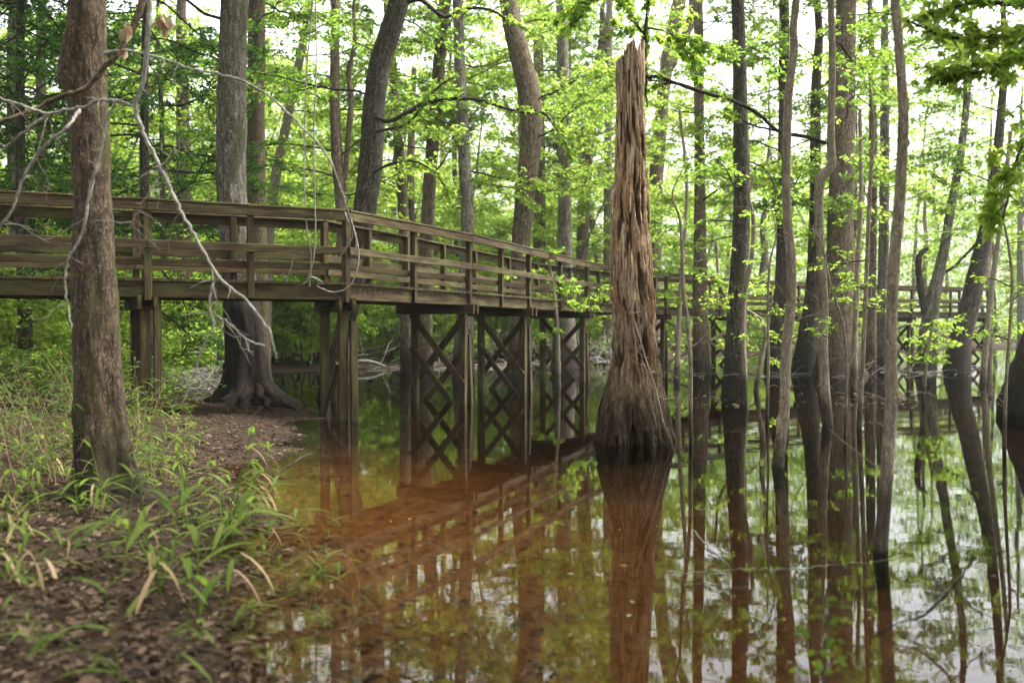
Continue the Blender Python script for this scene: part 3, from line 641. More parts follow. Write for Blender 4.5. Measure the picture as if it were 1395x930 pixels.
    q=QM(); rg=np.random.default_rng(5)                        # long splinters at the rim and loose slivers down the side
    for k in range(70):
        t=rg.uniform(0,2*np.pi); j=int(t/(2*np.pi)*nth)%nth
        if k<34: z1=ztop[j]+rg.uniform(-.10,.025); z0=z1-rg.uniform(.2,.5); rr=.93
        else: z0=rg.uniform(1.5,4.0); z1=z0+rg.uniform(.15,.5); rr=1.0
        p=[]
        for z in (z0,(z0+z1)/2,z1):
            zc=min(z,4.85); cx=np.interp(-zc,-zp,cxp)-base[0]; r=np.interp(-zc,-zp,rp)*rr+(.008 if (k>=34 and z==z1) else 0); p.append((cx+r*math.cos(t),r*math.sin(t),z))
        tube(q,p,[.012,.015,.002],5,0,rnd=0.0,gseed=rg.uniform(0,30),bark=.3,seed=k)
    q.build('splinters',MAT['snag'],root)
    tag(root,'dead broken-topped snag of shredded orange-brown wood with a fluted dark foot in the water','dead tree')
snag()

# ------------------------------------------------------------------ boardwalk
NEAR=np.array([(-16.5,8.34),(-11.7,10.6),(-8.5,12.12),(-5.05,13.76),(-2.53,15.1),(-.83,18.9),(.36,22.3),(2.02,27.0),(5.0,32.4),(8.6,36.9),(12.7,40.0),(17.0,42.4),(21.3,44.6)])
DW=1.5
def rearline(P,w):
    out=[]
    for i in range(len(P)):
        a=unit(P[i]-P[i-1]) if i>0 else unit(P[1]-P[0]); b=unit(P[i+1]-P[i]) if i<len(P)-1 else a
        na=np.array([-a[1],a[0]]); nb=np.array([-b[1],b[0]]); n=unit(na+nb); out.append(P[i]+n*w/max(.6,n@na))
    return np.array(out)
REAR=rearline(NEAR,DW)
REAR[4]=(-3.12,16.5); REAR[5]=(-2.05,19.35); REAR[6]=(-.86,22.9); REAR[7]=(.70,27.6)
def boardwalk():
    root=empty('boardwalk',(NEAR[4][0],NEAR[4][1],0)); loc=np.array(root.location)
    tag(root,'weathered timber boardwalk on braced posts curving over the flooded forest floor','boardwalk')
    P3=lambda p,z: np.array([p[0],p[1],z])-loc
    zd=2.10; W=MAT['wood']; rg=random.Random(2)
    def part(name,fn):
        q=QM(); fn(q); return q.build(name,W,root)
    NB=len(NEAR)
    # deck planks, one sheet
    q=QM()
    for i in range(NB-1):
        a,b,c,e=NEAR[i],NEAR[i+1],REAR[i+1],REAR[i]; L=np.linalg.norm(b-a); n=int(L/.145)
        for k in range(n):
            t=(k+.5)/n; p=a+(b-a)*t; r=e+(c-e)*t; dv=unit(r-p); p=p-dv*(.05+rg.uniform(-.012,.012)); r=r+dv*(.05+rg.uniform(-.012,.012))
            beam(q,P3(p,zd-.019+rg.uniform(-.003,.003)),P3(r,zd-.019+rg.uniform(-.003,.003)),min(L,np.linalg.norm(c-e))/n-.008 if i in() else L/n-.009,.038,bev=.004)
    q.build('deck',W,root)
    for side,PL in ((-1,NEAR),(1,REAR)):
        for i in range(NB-1):
            a,b=PL[i],PL[i+1]; dv=unit(b-a); nrm=np.array([-dv[1],dv[0]])*side      # outward
            e0=a+dv*.004; e1=b-dv*.004
            o=lambda p,k: p+nrm*k
            part('fascia_beam',lambda q: beam(q,P3(o(e0,-.03),1.955),P3(o(e1,-.03),1.955+rg.uniform(-.004,.004)),.045,.235))
            part('inner_joist',lambda q: beam(q,P3(o(e0,-.45),1.955),P3(o(e1,-.45),1.955),.045,.235))
            jt=rg.uniform(-.006,.006)
            part('top_rail',lambda q: beam(q,P3(o(e0,.075),3.095+jt),P3(o(e1,.075),3.095+rg.uniform(-.006,.006)),.04,.125))
            part('cap_rail',lambda q: beam(q,P3(o(e0,.03),3.180),P3(o(e1,.03),3.180),.15,.032))
            part('middle_rail',lambda q: beam(q,P3(o(e0,.075),2.575+jt),P3(o(e1,.075),2.575+rg.uniform(-.01,.01)),.04,.115))
            part('lower_rail',lambda q: beam(q,P3(o(e0,-.072),2.335+jt),P3(o(e1,-.072),2.335+rg.uniform(-.008,.008)),.04,.10))
        # rail posts: at each bent and between
        for i in range(NB):
            dv=unit(PL[min(i+1,NB-1)]-PL[max(i-1,0)]); nrm=np.array([-dv[1],dv[0]])*side
            p=PL[i]+dv*.02
            part('rail_post',lambda q: beam(q,P3(p+nrm*.003,1.80),P3(p+nrm*.003,3.16),.10,.10,(nrm[0],nrm[1],0)))
            if i<NB-1:
                L=np.linalg.norm(PL[i+1]-PL[i]); dv=unit(PL[i+1]-PL[i]); nrm=np.array([-dv[1],dv[0]])*side; k=2 if L>2.2 else 1
                k=3 if L>5.2 else k
                for j in range(1,k):
                    p2=PL[i]+dv*L*(j/k)
                    part('rail_post',lambda q: beam(q,P3(p2+nrm*.003,1.845),P3(p2+nrm*.003,3.16),.09,.10,(nrm[0],nrm[1],0)))
    # bents
    for i in range(1,NB):
        a,b=NEAR[i],REAR[i]; x=unit(b-a); along=np.array([x[1],-x[0]])
        fa=a+x*.16-along*.0; fb=b-x*.10
        if i>=5: fa=a+x*.12; fb=b-x*.18
        g=lambda p: min(h1(p[0],p[1]),-.05 if i>=4 else 9)-.3
        for p in (fa,fb):
            part('support_post',lambda q: beam(q,P3(p,g(p)),P3(p+x*rg.uniform(-.03,.03),1.72),.135,.135,(along[0],along[1],0)))
        if i in (3,4) or i>=5:      # sistered shorter posts
            sp=fa+along*.155; top=1.86 if i==3 else (1.0+rg.uniform(0,.6))
            part('support_post',lambda q: beam(q,P3(sp-x*.1,g(sp)),P3(sp-x*.04,top),.11,.10,(along[0],along[1],0)))
        for s in (-1,1):
            part('cap_beam',lambda q: beam(q,P3(a-x*.16+along*.105*s,1.77),P3(b+x*.16+along*.105*s,1.77),.05,.19))
        if i>=5:
            for s,(z0,z1) in ((1,(1.68,.36)),(1,(1.04,-.28)),(-1,(1.68,.36)),(-1,(1.04,-.28))):
                pa,pb=(fa,fb) if s>0 else (fb,fa)
                part('cross_brace',lambda q: beam(q,P3(pa+along*.10*s-(pb-pa)*.03,z0),P3(pb+along*.10*s+(pb-pa)*.03,z1),.04,.125))
        if i==4:
            part('cross_brace',lambda q: beam(q,P3(fa-along*.1-x*.05,.9),P3(fb-along*.1,-.3),.05,.11))
        if i>=8 and i<NB-1:       # long braces along the far bays
            n2=NEAR[i+1]; n3=n2+unit(REAR[i+1]-n2)*.12
            part('long_brace',lambda q: beam(q,P3(fa-x*.10,1.62),P3(n3-x*.10,.25),.04,.10))
            part('long_brace',lambda q: beam(q,P3(fa-x*.145,.25),P3(n3-x*.145,1.62),.04,.10))
boardwalk()

# pale vines hanging over the corner of the walkway
def vines():
    root=empty('hanging_vine',at(470,380,15.0)); loc=np.array(root.location); tag(root,'tangle of pale dry vines draped over the walkway corner rail','vine')
    d=14.75
    for k,pts in enumerate([[(478,300,2.5),(487,330,2.5),(488,360,2.5),(478,388,2.5),(455,398,2),(432,390,2)],[(416,175,2),(415,240,2),(417,300,2),(424,350,2),(422,390,2)],[(429,250,2),(430,320,2),(427,355,2),(418,385,2)],[(386,372,2),(395,388,2),(412,388,2),(424,378,2),(440,384,1.8)],[(470,290,2),(481,318,2),(470,340,2),(462,352,1.6)],[(404,330,1.6),(398,360,2),(384,398,1.6)],[(466,260,2,13),(474,290,2,14),(484,320,2,14.6),(486,350,2)],[(416,175,2),(418,110,2),(424,40,2),(430,-40,2)],[(429,250,2),(428,180,2),(432,90,2),(430,-40,2)]]):
        branch_part('strand',root,loc,d,pts,'vine',None,seed=200+k,sides=5)
vines()

# ------------------------------------------------------------------ background trees (copies share meshes)
def bg_proto(k):
    rg=np.random.default_rng(300+k); H=rg.uniform(15,20); r0=rg.uniform(.13,.26); root=empty('tree',(0,0,0)); lean=rg.normal(0,.05,2)
    n=12; z=np.linspace(-.3,H,n); off=np.cumsum(rg.normal(0,.10,(n,2)),0)
    P=np.stack([lean[0]*z+off[:,0]-off[0,0],lean[1]*z+off[:,1]-off[0,1],z],1); r=r0*(1.25-.05*0)*(1-.78*np.linspace(0,1,n)); r[0]*=1.35
    q=QM(); S=spline(np.column_stack([P,r]),4); tube(q,S[:,:3],S[:,3],10,0,bark=.12,seed=k*3.3); q.build('trunk',MAT[['bark_brown','bark_grey','bark_brown','bark_dark','bark_grey','bark_pale'][k]],root)
    q=QM(); crown(q,P,r,5.0+k%3,H-.5,20,(1.5,3.4),rg,leaf=.19,tw=15,twl=1.0,density=.9); q.build('crown',[MAT['leaf_bright' if k!=3 else 'leaf_mid'],MAT['twig']],root)
    return root
def sap_proto(k):
    rg=np.random.default_rng(400+k); root=empty('sapling',(0,0,0)); q=QM(); ql=QM()
    for s in range(2+k%3):
        H=rg.uniform(2.2,5.0); az=rg.uniform(0,6.28); P=limb(rg,(rg.normal(0,.15),rg.normal(0,.15),-.2),az,rg.uniform(1.2,1.5),H,9,.08,0); r=np.linspace(.028,.006,9); tube(q,P,r,6,0,bark=.1,seed=k)
        crown(ql,P,r,.5,float(P[-1,2])-.05,16,(.8,2.0),rg,leaf=.13,tw=20,twl=.7)
    q.build('stem',MAT['bark_brown'],root); ql.build('crown',[MAT['leaf_bright'],MAT['twig']],root); return root
KIND=['tall brown forest tree','tall grey forest tree','slender brown forest tree','dark forest tree','slender grey forest tree','pale forest tree']
rb=random.Random(11)
def near_walk(x,y,m):
    for L in (NEAR,REAR):
        for a,b in zip(L[:-1],L[1:]):
            ab=b-a; t=max(0,min(1,((np.array([x,y])-a)@ab)/(ab@ab)))
            if np.linalg.norm(np.array([x,y])-(a+ab*t))<m: return True
    return False
protos=[bg_proto(k) for k in range(6)]; used=[False]*6; placed=[]
def place(protos,used,k,x,y,label,cat,group,sc=1.0):
    loc=(x,y,max(h1(x,y),-.2)-.03); rz=rb.uniform(0,6.28)
    if not used[k]:
        o=protos[k]; o.location=loc; o.rotation_euler=(0,0,rz); o.scale=(sc,)*3; used[k]=True
    else: o=dup(protos[k],loc,rz,sc)
    tag(o,label,cat,group); return o
tries=0
while len(placed)<104 and tries<6000:
    tries+=1
    y=46+62*rb.random()**.9; x=rb.uniform(-1,1)*(.54*y+5)
    px=CX+x/y*F
    if px>1215 and px<1345 and y<60 and rb.random()<.4: continue
    if any((x-a)**2+(y-b)**2<2.6**2 for a,b in placed) or (h1(x,y)<.05 and not (y>50 and x>8 and not 1170<px<1345)): continue
    placed.append((x,y)); k=rb.randrange(6)
    place(protos,used,k,x,y,KIND[k]+' with light green crown far behind the walkway','tree','forest trees far behind the walkway',rb.uniform(.8,1.1))
sp=[sap_proto(k) for k in range(5)]; su=[False]*5; n=0; tries=0; pl=[]
while n<130 and tries<6000:
    tries+=1
    y=33+40*rb.random(); x=rb.uniform(-1,1)*(.53*y+3); s=h1(x,y)
    if s<.04 or near_walk(x,y,1.5) or any((x-a)**2+(y-b)**2<1.2 for a,b in pl): continue
    pl.append((x,y)); n+=1; k=rb.randrange(5)
    place(sp,su,k,x,y,'bright green understory sapling on the far bank behind the walkway','sapling','understory saplings on the far bank',rb.uniform(.7,1.3))
# left bank undergrowth saplings
n=0
while n<26:
    y=rb.uniform(17,34); x=-rb.uniform(.26,.56)*y; s=h1(x,y)
    if s<.04 or near_walk(x,y,2.0): continue
    n+=1; k=rb.randrange(5); place(sp,su,k,x,y,'leafy sapling on the left bank beyond the walkway','sapling','saplings on the left bank',rb.uniform(.5,.9))

# taller understory trees between the walkway and the far woods
def mid_proto(k):
    rg=np.random.default_rng(450+k); root=empty('tree',(0,0,0)); H=rg.uniform(8,13); P=limb(rg,(0,0,-.3),rg.uniform(0,6.28),1.45,H,12,.05,0); r=np.linspace(.085,.015,12)
    q=QM(); tube(q,P,r,8,0,bark=.1,seed=k*1.3); q.build('trunk',MAT['bark_brown' if k%2 else 'bark_grey'],root)
    q=QM(); crown(q,P,r,1.6,float(P[-1,2])-.1,34,(1.4,3.6),rg,leaf=.13,tw=26,twl=.8,el=(-.1,.4)); q.build('crown',[MAT['leaf_bright'],MAT['twig']],root)
    return root
mp=[mid_proto(k) for k in range(4)]; mu=[False]*4; n=0; tries=0; pl=[]
while n<52 and tries<6000:
    tries+=1
    y=30+32*rb.random(); x=rb.uniform(-1,1)*(.54*y+4); s=h1(x,y); px=CX+x/y*F
    if (s<.03 and not (y>49 and x>9 and not 1170<px<1345)) or near_walk(x,y,2.0) or any((x-a)**2+(y-b)**2<5 for a,b in pl): continue
    if px>1215 and px<1345 and rb.random()<.7: continue
    pl.append((x,y)); n+=1; k=rb.randrange(4)
    place(mp,mu,k,x,y,'slim understory tree with layered bright green leaves beyond the walkway','tree','slim understory trees beyond the walkway',rb.uniform(.8,1.25))

# the wood goes on around the camera: unseen trees, added so their crowns shade the near bank
def shade_proto(k):
    rg=np.random.default_rng(480+k); root=empty('tree',(0,0,0)); H=rg.uniform(15,18); n=12; z=np.linspace(-.5,H,n); off=np.cumsum(rg.normal(0,.08,(n,2)),0)
    P=np.stack([off[:,0]-off[0,0],off[:,1]-off[0,1],z],1); r=np.linspace(.22,.05,n)
    q=QM(); tube(q,P,r,12,0,bark=.1,seed=k*1.7); q.build('trunk',MAT['bark_grey'],root)
    q=QM(); crown(q,P,r,8.0,H-.3,44,(2.2,5.2),rg,leaf=.17,tw=22,twl=1.0,el=(.0,.5)); q.build('crown',[MAT['leaf_bright'],MAT['twig']],root)
    return root
shp=[shade_proto(k) for k in range(2)]; shu=[False]*2
for j,(x,y) in enumerate([(-5.5,2.0),(-8.5,6.5),(-3.0,-4.5),(2.6,-3.0),(5.5,1.5),(8.2,6.0),(-10.5,12.5),(10.8,12.0),(-12,-2),(11,-3)]):
    place(shp,shu,j%2,x,y,'unseen tall grey tree with a spreading crown, added to shade the near bank','tree','unseen trees added to shade the near bank')

# dark evergreens at the upper left
def evergreen(x,y,H,seed,label):
    rg=np.random.default_rng(seed); root=empty('evergreen_tree',(x,y,h1(x,y)-.03)); n=10; z=np.linspace(-.2,H,n)
    P=np.stack([.05*np.sin(z),.05*np.cos(z*1.3),z],1); r=np.linspace(.13,.03,n); q=QM(); tube(q,P,r,10,0,bark=.1,seed=seed); q.build('trunk',MAT['bark_dark'],root)
    q=QM(); crown(q,P,r,1.8,H-.3,60,(1.6,3.4),rg,leaf=.085,tw=26,twl=.75,el=(-.25,.35),density=.9); q.build('crown',[MAT['leaf_dark'],MAT['twig']],root); tag(root,label,'tree')
evergreen(-8.6,17.5,11,1,'dark evergreen with fine twigs behind the walkway, left of the nearest trunk')
evergreen(-6.9,18.8,11,2,'dark evergreen between the nearest trunk and the big rooted tree')
evergreen(-10.8,20.5,12,3,'dark evergreen at the left edge behind the walkway')

# tree just out of frame whose limb hangs into the top right corner
def corner():
    x,y=5.4,7.6; root=empty('tree',(x,y,0)); rg=np.random.default_rng(9); z=np.linspace(-1.2,9,9); P=np.stack([.1*np.sin(z*.5),0*z,z],1); r=np.linspace(.17,.06,9)
    q=QM(); tube(q,P,r,14,0,bark=.1,seed=9); q.build('trunk',MAT['bark_grey'],root)
    q=QM(); crown(q,P,r,4.2,8.5,12,(1.2,2.4),rg,leaf=.09,azr=(1.2,3.9)); q.build('crown',[MAT['leaf_bright'],MAT['twig']],root)
    loc=np.array(root.location)
    for i,pts in enumerate([[(1640,60,14,7.5),(1500,50,9,7.3),(1400,48,7,7.2),(1340,52,6,7.1),(1285,52,4.5,7.1),(1225,25,3,7.2)],[(1400,48,6,7.2),(1365,80,5,7.0),(1330,100,4,6.9),(1290,95,3,6.9)],[(1480,0,8,7.4),(1400,10,6,7.3),(1330,5,5,7.2),(1270,20,3,7.2)],[(1500,50,6,7.3),(1440,130,5,7.2),(1390,200,4,7.1),(1365,300,3,7.0)]]):
        branch_part('limb',root,loc,7.2,pts,'twig',(26,.08,'leaf_bright',.5,3,.15),seed=150+i)
    tag(root,'near tree at the right edge with a leafy limb hanging into the top right corner','tree')
corner()

# leafy sprays low over the water on slender stems (right half) and a maple sapling leaning over the rail
def leafy_stem(label,d,pts,leafspec,seed,name='sapling'):
    b=at(*pts[-1][:2],d); root=empty(name,(b[0],d,max(0,h1(b[0],d)))); loc=np.array(root.location)
    p=list(pts); last=p[-1]; p.append((last[0],last[1]+60*10/d,last[2]))
    branch_part('stem',root,loc,d,p,'bark_slim',None,seed=seed); S=spline(np.array([[*at(x,y,d)] for x,y,_ in pts]),5)[::-1]-loc
    q=QM(); rg=np.random.default_rng(seed); n,lz,tl,lob=leafspec
    for k in range(n):
        i=int(rg.uniform(.25,1)*(len(S)-1)); P=limb(rg,S[i],rg.uniform(0,6.28),rg.uniform(-.1,.4),rg.uniform(.5,1.3)*tl,6); tube(q,P,np.linspace(.008,.003,6),4,1); spray(q,P,9,rg,lz,0,1,.008,1,lob,.1,.4)
    q.build('crown',[MAT['leaf_bright'],MAT['twig']],root); tag(root,label,'sapling')
leafy_stem('maple sapling whose bright leaves brush the top rail left of the snag',24.3,[(745,345,4),(752,380,4),(757,420,5),(760,470,6),(760,525,8)],(12,.11,1.1,3),501)
leafy_stem('leafy sapling in the water in front of the walkway between the two dark trunks',22,[(975,330,4),(985,400,4),(1040,440,5),(1035,500,6),(1030,533,7)],(12,.10,.9,1),502)
leafy_stem('small leafy sapling with pale leaves below the far walkway end',20,[(1271,436,3),(1268,455,3.5),(1264,475,4),(1262,500,4.5),(1258,542,6)],(8,.09,.6,1),503)
leafy_stem('leafy sapling with drooping sprays right of the far walkway end',26,[(1375,180,5),(1365,280,6),(1352,380,7),(1345,450,8),(1340,520,9)],(12,.12,1.3,1),504)
leafy_stem('tall leafy sapling behind the kinked slim tree, sprays over the rail',24,[(1170,150,5),(1172,260,6),(1168,360,7),(1165,450,8),(1163,526,9)],(12,.11,1.1,1),505)
leafy_stem('leafy sapling growing beside the ringed brown tree',28,[(925,150,4),(935,250,5),(930,350,6),(925,430,7),(922,514,8)],(16,.11,1.3,1),506)

# ------------------------------------------------------------------ undergrowth, litter, cane (left bank)
def thicket(name,label_unused,n,region,rng,Hr,mat,blade=(.10,.24),wd=.016,lean=.5,leaf_along=True,clump=None):
    q=QM(); pts=[]
    while len(pts)<n:
        x,y=region(rng)
        pts.append((x,y))
    pts=np.array(pts); z=hgt(pts[:,0],pts[:,1]); ok=z>.02; pts=pts[ok]; z=z[ok]
    for (x,y),zz in zip(pts,z):
        H=rng.uniform(*Hr); az=rng.uniform(0,6.28); P=limb(rng,(x,y,zz-.02),az,rng.uniform(1.0,1.5),H,5,.1,.5)
        tube(q,P,np.linspace(.004,.0015,5),3,1)
        k=rng.integers(5,11); f=rng.uniform(.25,1,k)*(len(P)-1); i=np.minimum(f.astype(int),len(P)-2); B=P[i]+(P[i+1]-P[i])*(f-i)[:,None]
        a=rng.uniform(0,6.28,k); D=np.stack([np.cos(a),np.sin(a),rng.uniform(-.35,.75,k)],1); Nn=np.stack([rng.normal(0,.4,k),rng.normal(0,.4,k),np.ones(k)],1)
        L=rng.uniform(*blade,k); leaves(q,B,D,Nn,L,wd*rng.uniform(.8,1.5,k),0,rng,.1,curl=.3)
    o=q.build(name,[MAT[mat],MAT['leaf_tan']]); tag(o,kind='stuff'); return o
rg=np.random.default_rng(21)
thicket('cane_undergrowth','',400,lambda r:((lambda y:(-r.uniform(.37,.60)*y,y))(r.uniform(7.5,22))),rg,(.35,1.1),'leaf_cane_shaded',wd=.02)
thicket('bank_grass','',110,lambda r:((lambda y:(-r.uniform(.32,.46)*y,y))(r.uniform(8,15))),rg,(.15,.4),'leaf_cane',blade=(.07,.18))

def litter():
    q=QM(); rg=np.random.default_rng(31)
    n=34000; y=3+20*rg.random(n)**1.6; x=-rg.uniform(-.05,.60,n)*y-.4; z=hgt(x,y); ok=(z>-.015); x,y,z=x[ok],y[ok],z[ok]; n=len(x)
    a=rg.uniform(0,6.28,n); D=np.stack([np.cos(a),np.sin(a),rg.normal(0,.25,n)],1); Nn=np.stack([rg.normal(0,.45,n),rg.normal(0,.45,n),np.ones(n)],1)
    L=rg.uniform(.02,.08,n)*(1+.5*(rg.random(n)<.06)); leaves(q,np.stack([x,y,np.maximum(z,0)+.012],1),D,Nn,L,L*rg.uniform(.2,.6,n),0,rg,.12,curl=.15)
    tag(q.build('leaf_litter',MAT['litter']),kind='stuff')
    q=QM(); m=5200; y=3+12*rg.random(m)**1.3; x=-rg.uniform(-.12,.30,m)*y-.3; z=hgt(x,y); ok=(z<-.012)&(z>-.45)&(rg.random(m)<np.exp(z*5)); x,y,z=x[ok],y[ok],z[ok]; m=len(x)
    a=rg.uniform(0,6.28,m); D=np.stack([np.cos(a),np.sin(a),rg.normal(0,.12,m)],1); Nn=np.stack([rg.normal(0,.25,m),rg.normal(0,.25,m),np.ones(m)],1); L=rg.uniform(.03,.09,m)
    leaves(q,np.stack([x,y,z+.012],1),D,Nn,L,L*.45,0,rg,.1); tag(q.build('sunken_leaves',MAT['litter']),kind='stuff')
    q=QM()
    for k in range(420):
        y=3+16*rg.random()**1.3; x=-rg.uniform(.0,.58)*y-.45; z=h1(x,y)
        if z<.01: continue
        P=limb(rg,(x,y,z+.02),rg.uniform(0,6.28),rg.normal(0,.15),rg.uniform(.15,.7),5,.15,.1); tube(q,P,np.linspace(rg.uniform(.003,.009),.002,5),4,0,rnd=rg.random())
    tag(q.build('ground_twigs',MAT['bark_brown']),kind='stuff')
litter()

# foreground cane plants
def cane_proto(k):
    rg=np.random.default_rng(600+k); root=empty('cane_plant',(0,0,0)); qs=QM(); ql=QM(); qd=QM()
    for s in range(2+k%3):
        H=rg.uniform(.28,.62)*(1.35 if k==4 else 1); az=rg.uniform(0,6.28); P=limb(rg,(rg.normal(0,.05),rg.normal(0,.05),-.05),az,rg.uniform(.75,1.4),H,7,.08,.35)
        tube(qs,P,np.linspace(.0042,.0016,7),5,0)
        m=rg.integers(5,8); f=np.linspace(.35,1,m)*(len(P)-1); i=np.minimum(f.astype(int),len(P)-2); B=P[i]+(P[i+1]-P[i])*(f-i)[:,None]
        T=unit(P[-1]-P[0]); a=np.arctan2(T[1],T[0])+rg.uniform(.35,1.1,m)*np.where(np.arange(m)%2,1,-1); D=np.stack([np.cos(a),np.sin(a),rg.uniform(-.1,.8,m)],1); D/=np.linalg.norm(D,axis=1,keepdims=True)
        L=rg.uniform(.13,.30,m); W=L*rg.uniform(.07,.11,m); dead=rg.random(m)<(.15 if k!=2 else .28)
        for qq,sel in ((ql,~dead),(qd,dead)):
            for j in np.where(sel)[0]:
                # arched blade of three pieces
                dd=D[j].copy(); p=B[j].copy(); side=unit(np.cross(dd,(0,0,1))); n=6; V=[]
                if qq is qd: dd[2]-=.9; dd=unit(dd)*.65
                for u in range(n):
                    t=u/(n-1); w=W[j]*math.sin(math.pi*min(1,.12+t*.88))**.8*.5*(.62 if qq is qd else 1)+.0004
                    V+= [p-side*w,p+side*w]; p=p+dd*L[j]/(n-1); dd=unit(dd+np.array([rg.normal(0,.05),rg.normal(0,.05),-.20]))*(.65 if qq is qd else 1)
                qq.add(V,[[2*u,2*u+1,2*u+3,2*u+2] for u in range(n-1)],0,True,None,rg.random())
    qs.build('stalk',MAT['leaf_cane'],root); ql.build('foliage',MAT['leaf_cane'],root)
    if qd.V: qd.build('dead_foliage',MAT['leaf_tan'],root)
    return root
cp=[cane_proto(k) for k in range(6)]; cu=[False]*6
spots=[(300,690,1),(322,700,1),(285,720,1),(340,690,1),(250,730,1),(268,760,1.1),(230,775,1.1),(300,740,1),(215,800,1),(255,800,1.1),(190,790,.9),(330,725,.9),(60,790,1),(30,800,1.1),(5,790,1.2),(45,900,.8),(215,925,.9),(300,860,.7),(10,700,1.2),(40,690,1.2),(15,730,1.1),(65,640,1.2),(95,650,1.2),(118,690,1.2),(105,700,1.1),(150,695,1.1),(75,700,1),(190,640,1),(215,655,.9),(25,640,1.3),(50,610,1.3),(10,600,1.3),(175,560,1.2),(195,570,1.4),(165,580,1.3),(210,560,1.3),(185,545,1.4),(150,555,1.2),(225,555,1.1),(240,620,.7),(262,612,.7),(420,790,.8),(440,745,.75),(395,810,.6),(470,850,.5)]
LBL=['green cane with narrow arching leaves on the near bank','cane sprig with a mix of green and withered tan blades on the near bank']
for j,(px,py,s) in enumerate(spots):
    d=1.25*F/(py-CY); 
    for _ in range(6):
        x=(px-CX)/F*d; z=max(h1(x,d),-.1); d=(HC-z)*F/(py-CY)
    x=(px-CX)/F*d; k=j%6
    wet=px>380
    place(cp,cu,k,x,d,'small cane sprig standing in the shallow water beside the near bank' if wet else LBL[0 if k!=2 else 1],'plant','cane sprigs in the shallows' if wet else ('withering cane on the near bank' if k==2 else 'green cane on the near bank'),s*(1.5 if 640<py<860 and 150<px<370 else 1.05))

# ------------------------------------------------------------------ fallen wood
def log_thing(name,label,cat,pieces,mat='dead_wood',seed=0):
    b=pieces[0][0]; p0=at(b[0],b[1],b[3]); root=empty(name,p0); loc=np.array(root.location)
    for k,pts in enumerate(pieces): branch_part('bough' if k==0 else 'side_branch',root,loc,pts[0][3],pts,mat,None,seed=seed+k,amt=.2)
    tag(root,label,cat)
log_thing('fallen_branch','short broken white limb poking up on the left bank under the walkway','branch',[[(236,462,9,26),(229,466,9,26),(232,474,8,26),(243,490,8,26),(256,500,7,26),(270,508,5,26),(286,512,3,26)]],seed=700)
log_thing('fallen_branch','pale forked fallen branch lying in the water right of the corner post','branch',[[(478,497,4,34),(487,494,5,34),(492,492,5,34),(510,494,5,34),(525,499,3,34)],[(492,492,3,34),(500,500,3,34),(495,508,3,34)]],seed=710)
log_thing('fallen_branch','pale branch angled out of the water beside the cross braced posts','branch',[[(533,494,2,33),(545,487,4,33),(556,480,3.5,33)],[(545,487,2,33),(560,497,2,33)]],seed=720)
log_thing('fallen_branch','white fallen branch lying behind the first cross braced post','branch',[[(565,482,4,33.5),(578,488,4,33.5),(592,492,3,33.5)]],seed=730)
log_thing('floating_branch','long pale dead branch floating in the right foreground water','branch',[[(905,785,1.5,5.75),(940,781,2.5,5.88),(1000,777,3.5,6.0),(1060,777,4.2,5.98),(1110,773,4,6.05),(1160,768,3.2,6.1),(1200,765,2.2,6.15),(1232,756,1.4,6.3)],[(1000,778,3,6.0),(970,750,3,6.1),(945,722,2,6.2)],[(930,797,2,5.7),(960,796,3,5.75),(1000,800,3,5.7),(1040,803,2,5.6)]],seed=740)
log_thing('floating_branch','thin drooping bare twigs hanging over the water at the lower right','branch',[[(1330,760,3,4.6),(1300,800,3,4.6),(1262,838,3,4.6),(1225,850,2,4.6),(1190,872,1.5,4.6)],[(1300,800,2,4.6),(1330,830,2,4.6),(1370,850,1.5,4.6)]],seed=750,mat='twig')
log_thing('fallen_branch','bare root-like branch snaking from the mud into the brown shallows','branch',[[(372,650,4,9.4),(385,640,3.5,9.6),(400,630,3.5,9.8),(412,622,3,10.2),(425,618,2,10.5)]],seed=760,mat='bark_brown')
log_thing('fallen_log','dark log lying on the far bank behind the braced posts','log',[[(640,470,10,44),(670,469,11,44),(710,470,11,44),(745,468,9,44)]],mat='bark_brown',seed=770)

